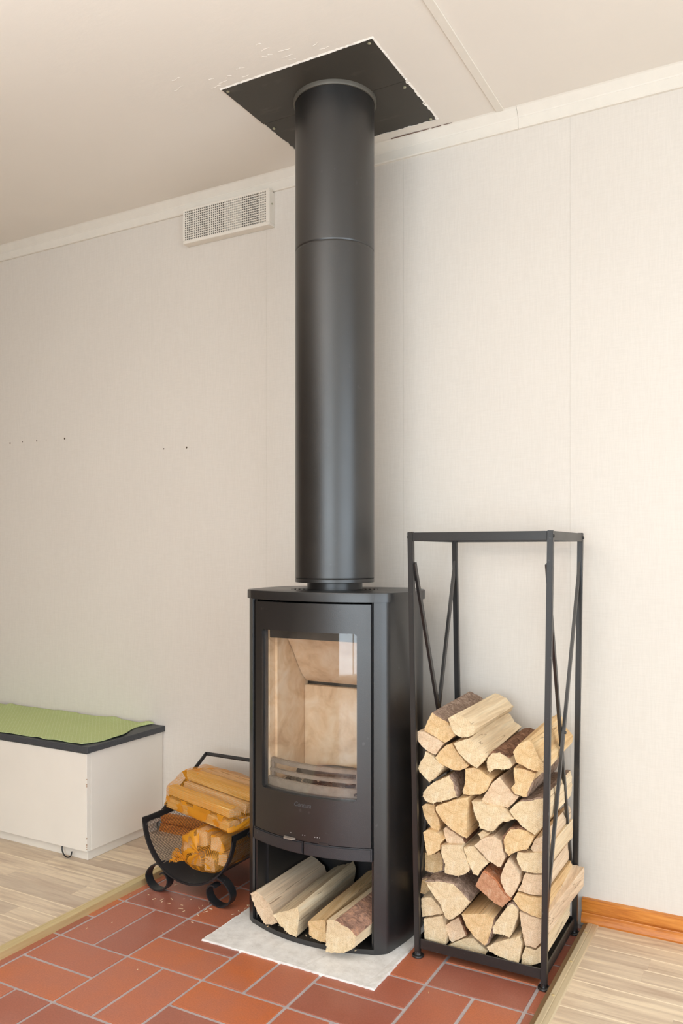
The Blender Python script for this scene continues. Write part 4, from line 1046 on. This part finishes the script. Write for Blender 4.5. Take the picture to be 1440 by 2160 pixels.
# ------------------------------------------------------------------ two net sacks of firewood in the basket
def hull(P):
    P = sorted(set(P)); lo, up = [], []
    for seq, h in ((P, lo), (P[::-1], up)):
        for p in seq:
            while len(h) > 1 and (h[-1][0]-h[-2][0])*(p[1]-h[-2][1])-(h[-1][1]-h[-2][1])*(p[0]-h[-2][0]) <= 0: h.pop()
            h.append(p)
    return lo[:-1]+up[:-1]
def sample(Hp, n, off):
    m = len(Hp); cx = sum(p[0] for p in Hp)/m; cy = sum(p[1] for p in Hp)/m
    L = [math.dist(Hp[i], Hp[(i+1) % m]) for i in range(m)]; T = sum(L); out = []
    for k in range(n):
        d = T*k/n; i = 0
        while d > L[i] and i < m-1: d -= L[i]; i += 1
        t = d/L[i]; x = Hp[i][0]+(Hp[(i+1) % m][0]-Hp[i][0])*t; y = Hp[i][1]+(Hp[(i+1) % m][1]-Hp[i][1])*t
        l = math.hypot(x-cx, y-cy); out.append((x+(x-cx)/l*off, y+(y-cy)/l*off))
    for _ in range(3): out = [((out[i-1][0]+2*out[i][0]+out[(i+1) % n][0])/4, (out[i-1][1]+2*out[i][1]+out[(i+1) % n][1])/4) for i in range(n)]
    return out
def sack(name, label, O, U, Vv, L, shapes, nper, nlen, seed, fill, bulge=(.012, .016), labels=None, tie=None, group=None, f=.185):
    r = random.Random(seed); O, U, Vv = Vector(O), Vector(U), Vector(Vv); Wv = Vector((0, 0, 1))
    t = thing(name, tuple(O+U*L/2), label, 'net sack')
    ang = math.atan2(-U.x, U.y)                                   # the log's own Y axis follows U
    for k, pts in enumerate(shapes):
        cx = sum(p[0] for p in pts)/len(pts); cz = sum(p[1] for p in pts)/len(pts)
        dl = r.uniform(.0, .012)
        # outline x is measured across the sack; flip when the own X axis runs against Vv
        ownx = Vector((math.cos(ang), math.sin(ang), 0)); sg = 1 if ownx.dot(Vv) > 0 else -1
        make_log([(sg*(p[0]-cx), p[1]-cz) for p in pts], 0, (0, 0), L-dl-.004, (4, 0, 4, 1)[k % 4], [], 3, labels[k] if labels else 'split log inside the net sack', group, seed*10+k, rot=(0, 0, ang), origin=tuple(O+U*(dl*.5)+Vv*cx+Wv*cz))
    Hs = sample(hull([p for s in shapes for p in s]), nper, .004)
    m = len(Hs); cx = sum(p[0] for p in Hs)/m; cy = sum(p[1] for p in Hs)/m
    secs = []; nc = 16
    for i in range(nc): q = i/nc; secs.append((-bulge[0]*math.cos(q*1.57), .06+.94*math.sin(q*1.57)**.7))
    for i in range(nlen+1): secs.append((L*i/nlen, 1))
    for i in range(nc): q = 1-(i+1)/nc; secs.append((L+bulge[1]*math.cos(q*1.57), .06+.94*math.sin(q*1.57)**.7))
    ph = [r.uniform(0, 6.28) for _ in range(8)]
    grid = []
    for j, (u, sc) in enumerate(secs):
        row = []
        for i in range(m+1):
            x, y = Hs[i % m]; th = 6.28*(i % m)/m
            w = 1.008+.018*math.sin(3*th+ph[0]+u*20)+.015*math.sin(7*th+ph[1]-u*31)+.010*math.sin(13*th+ph[2]+u*55)
            sk = u+.0022*math.sin(5*th+ph[3])+.0015*math.sin(11*th+ph[4])
            row.append(O+U*sk+Vv*(cx+(x-cx)*sc*w)+Wv*(cy+(y-cy)*sc*w))
        grid.append(row)
    F_ = fill(r); V, Fc = hollow(grid, f, lambda i, j: F_(secs[j][0]/L, Hs[i % m][0], Hs[i % m][1], j, len(secs))); mesh_obj('net', V, Fc, M['net'], t)
    # bunched, doubled net
    if tie:
        for P0, d, n_, ln_ in tie:
            V, Fc = [], []; P0 = Vector(P0); d = Vector(d).normalized(); s = d.cross(Wv).normalized(); q = d.cross(s)
            rows = []
            for a in range(n_+1):
                tt = a/n_; R_ = .006+.016*tt**1.3; row = []
                for b in range(25):
                    th = 6.2832*b/24; rr = R_*(1+.4*math.sin(5*th+a*.9)+.2*math.sin(9*th+ph[5]))
                    row.append(P0+d*(ln_*tt)+s*rr*math.cos(th)+q*rr*.8*math.sin(th))
                rows.append(row)
            V, Fc = hollow(rows, .30); mesh_obj('gathered_end', V, Fc, M['net'], t)
    return t
def wedge(cx, cy, w, h, r):
    k = r.randrange(3)
    if k == 0: P = [(-.5, -.5), (.5, -.46), (.46, .38), (.1, .5), (-.42, .44)]
    elif k == 1: P = [(-.5, -.42), (.15, -.5), (.5, -.36), (.48, .48), (-.4, .5)]
    else: P = [(-.48, -.5), (.5, -.48), (.5, .1), (.2, .5), (-.5, .42)]
    return [(cx+x*w+r.uniform(-.001, .001), cy+y*h+r.uniform(-.001, .001)) for x, y in P]
r_ = random.Random(21); al = math.radians(17)
U1, V1 = (math.cos(al), -math.sin(al), 0), (math.sin(al), math.cos(al), 0)
big = [wedge(x, y, w, h, r_) for x, y, w, h in ((.022, .016, .043, .031), (.074, .015, .044, .030), (.128, .016, .044, .031), (.178, .016, .040, .031), (.028, .0545, .046, .030), (.088, .053, .046, .031), (.142, .054, .045, .030), (.186, .053, .034, .030), (.104, .0905, .046, .032), (.160, .090, .046, .034))]
def patches(r, n, k):
    """smooth random field used to decide where the net is bunched and doubled"""
    W_ = [(r.uniform(-1, 1)*k, r.uniform(-1, 1)*k*.6, r.uniform(0, 6.28)) for _ in range(n)]
    return lambda p, q: sum(math.sin(a_*p+b_*q+c_) for a_, b_, c_ in W_)/n
def fill_big(r):
    g = patches(r, 5, 26)
    def f(u, x, y, j, n):
        if j < 9 and y < .05: return g(x*6, y*6) > -.1
        front = x < .030
        if front and -.01 < y < .046: return g(u*1.6+y*3, y*11+u*.5) > (.14 if u < .75 else .0)
        return g(u*1.5+3, x*9+y*5) > .62
    return f
names_big = ['log in the large net sack, bottom layer at its front edge', 'log in the large net sack, bottom layer, second from its front', 'log in the large net sack, bottom layer, third from its front', 'log in the large net sack, bottom layer at the wall side',
    'log in the large net sack, middle layer along its front', 'log in the large net sack, middle layer, second from its front', 'log in the large net sack, middle layer, third from its front', 'log in the large net sack, middle layer at the wall side',
    'log in the large net sack, top layer towards its front', 'log in the large net sack, top layer towards the wall']
sack('net_sack', 'large orange net sack of split logs lying across the top of the basket', (.228, -.302, .2275), U1, V1, .352, big, 104, 66, 7, fill_big, labels=names_big, group='logs in the large net sack')
r_ = random.Random(33)
sm = [wedge(x, y, w, h, r_) for x, y, w, h in ((-.070, .010, .038, .048), (-.016, .036, .044, .050), (.042, .030, .046, .046), (-.040, -.033, .044, .040), (.016, -.036, .042, .046), (.064, -.016, .034, .040))]
def fill_small(r):
    g = patches(r, 5, 30)
    def f(u, x, y, j, n):
        if j < 15:
            if x < -.015: return g(x*8, y*8+j*.05) > -.12
            return g(x*8+2, y*8-j*.04) > .42
        return g(u*1.3, x*7+y*7) > .45
    return f
names_small = ['log in the small net sack, upper left of its end', 'log in the small net sack, top middle of its end', 'log in the small net sack, upper right of its end', 'log in the small net sack, lower left of its end', 'log in the small net sack, lowest of its end', 'log in the small net sack, lower right of its end']
sack('net_sack', 'smaller orange net sack of logs lying inside the basket', (.464, -.392, .1490), (0, 1, 0), (1, 0, 0), .27, sm, 96, 48, 9, fill_small, bulge=(.022, .012), labels=names_small, tie=[((.396, -.408, .118), (-1, -.45, .35), 8, .040)], group='logs in the small net sack', f=.20)

# ------------------------------------------------------------------ splinters fallen on the hearth
def chips():
    bm = bmesh.new(); r = random.Random(17)
    def chip(x, y, z, s):
        a = r.uniform(0, 3.14); L_ = s*r.uniform(.5, 1.6); w = s*r.uniform(.08, .25); h = r.uniform(.0006, .0014)
        mm = Matrix.Translation((x, y, z+h)) @ Matrix.Rotation(a, 4, 'Z') @ Matrix.Diagonal((L_, w, h, 1)); bmesh.ops.create_cube(bm, size=1, matrix=mm)
    for k in range(26): chip(r.gauss(.45, .09), r.gauss(-.44, .045), .0004, .009)
    for k in range(16): chip(r.uniform(.60, .64), r.uniform(-.45, -.2), .0004, .008)
    for k in range(16): chip(r.uniform(.25, 1.5), r.uniform(-.95, -.5), .0045 if False else .0006, .005)
    for k in range(10): chip(r.uniform(.72, 1.05), r.uniform(-.485, -.455), .0182, .01)
    return bm
o = obj('wood_splinters', chips(), M['split_cream']); settag(o, 'pale wood splinters scattered on the tiles by the log basket', 'splinters', kind='stuff')
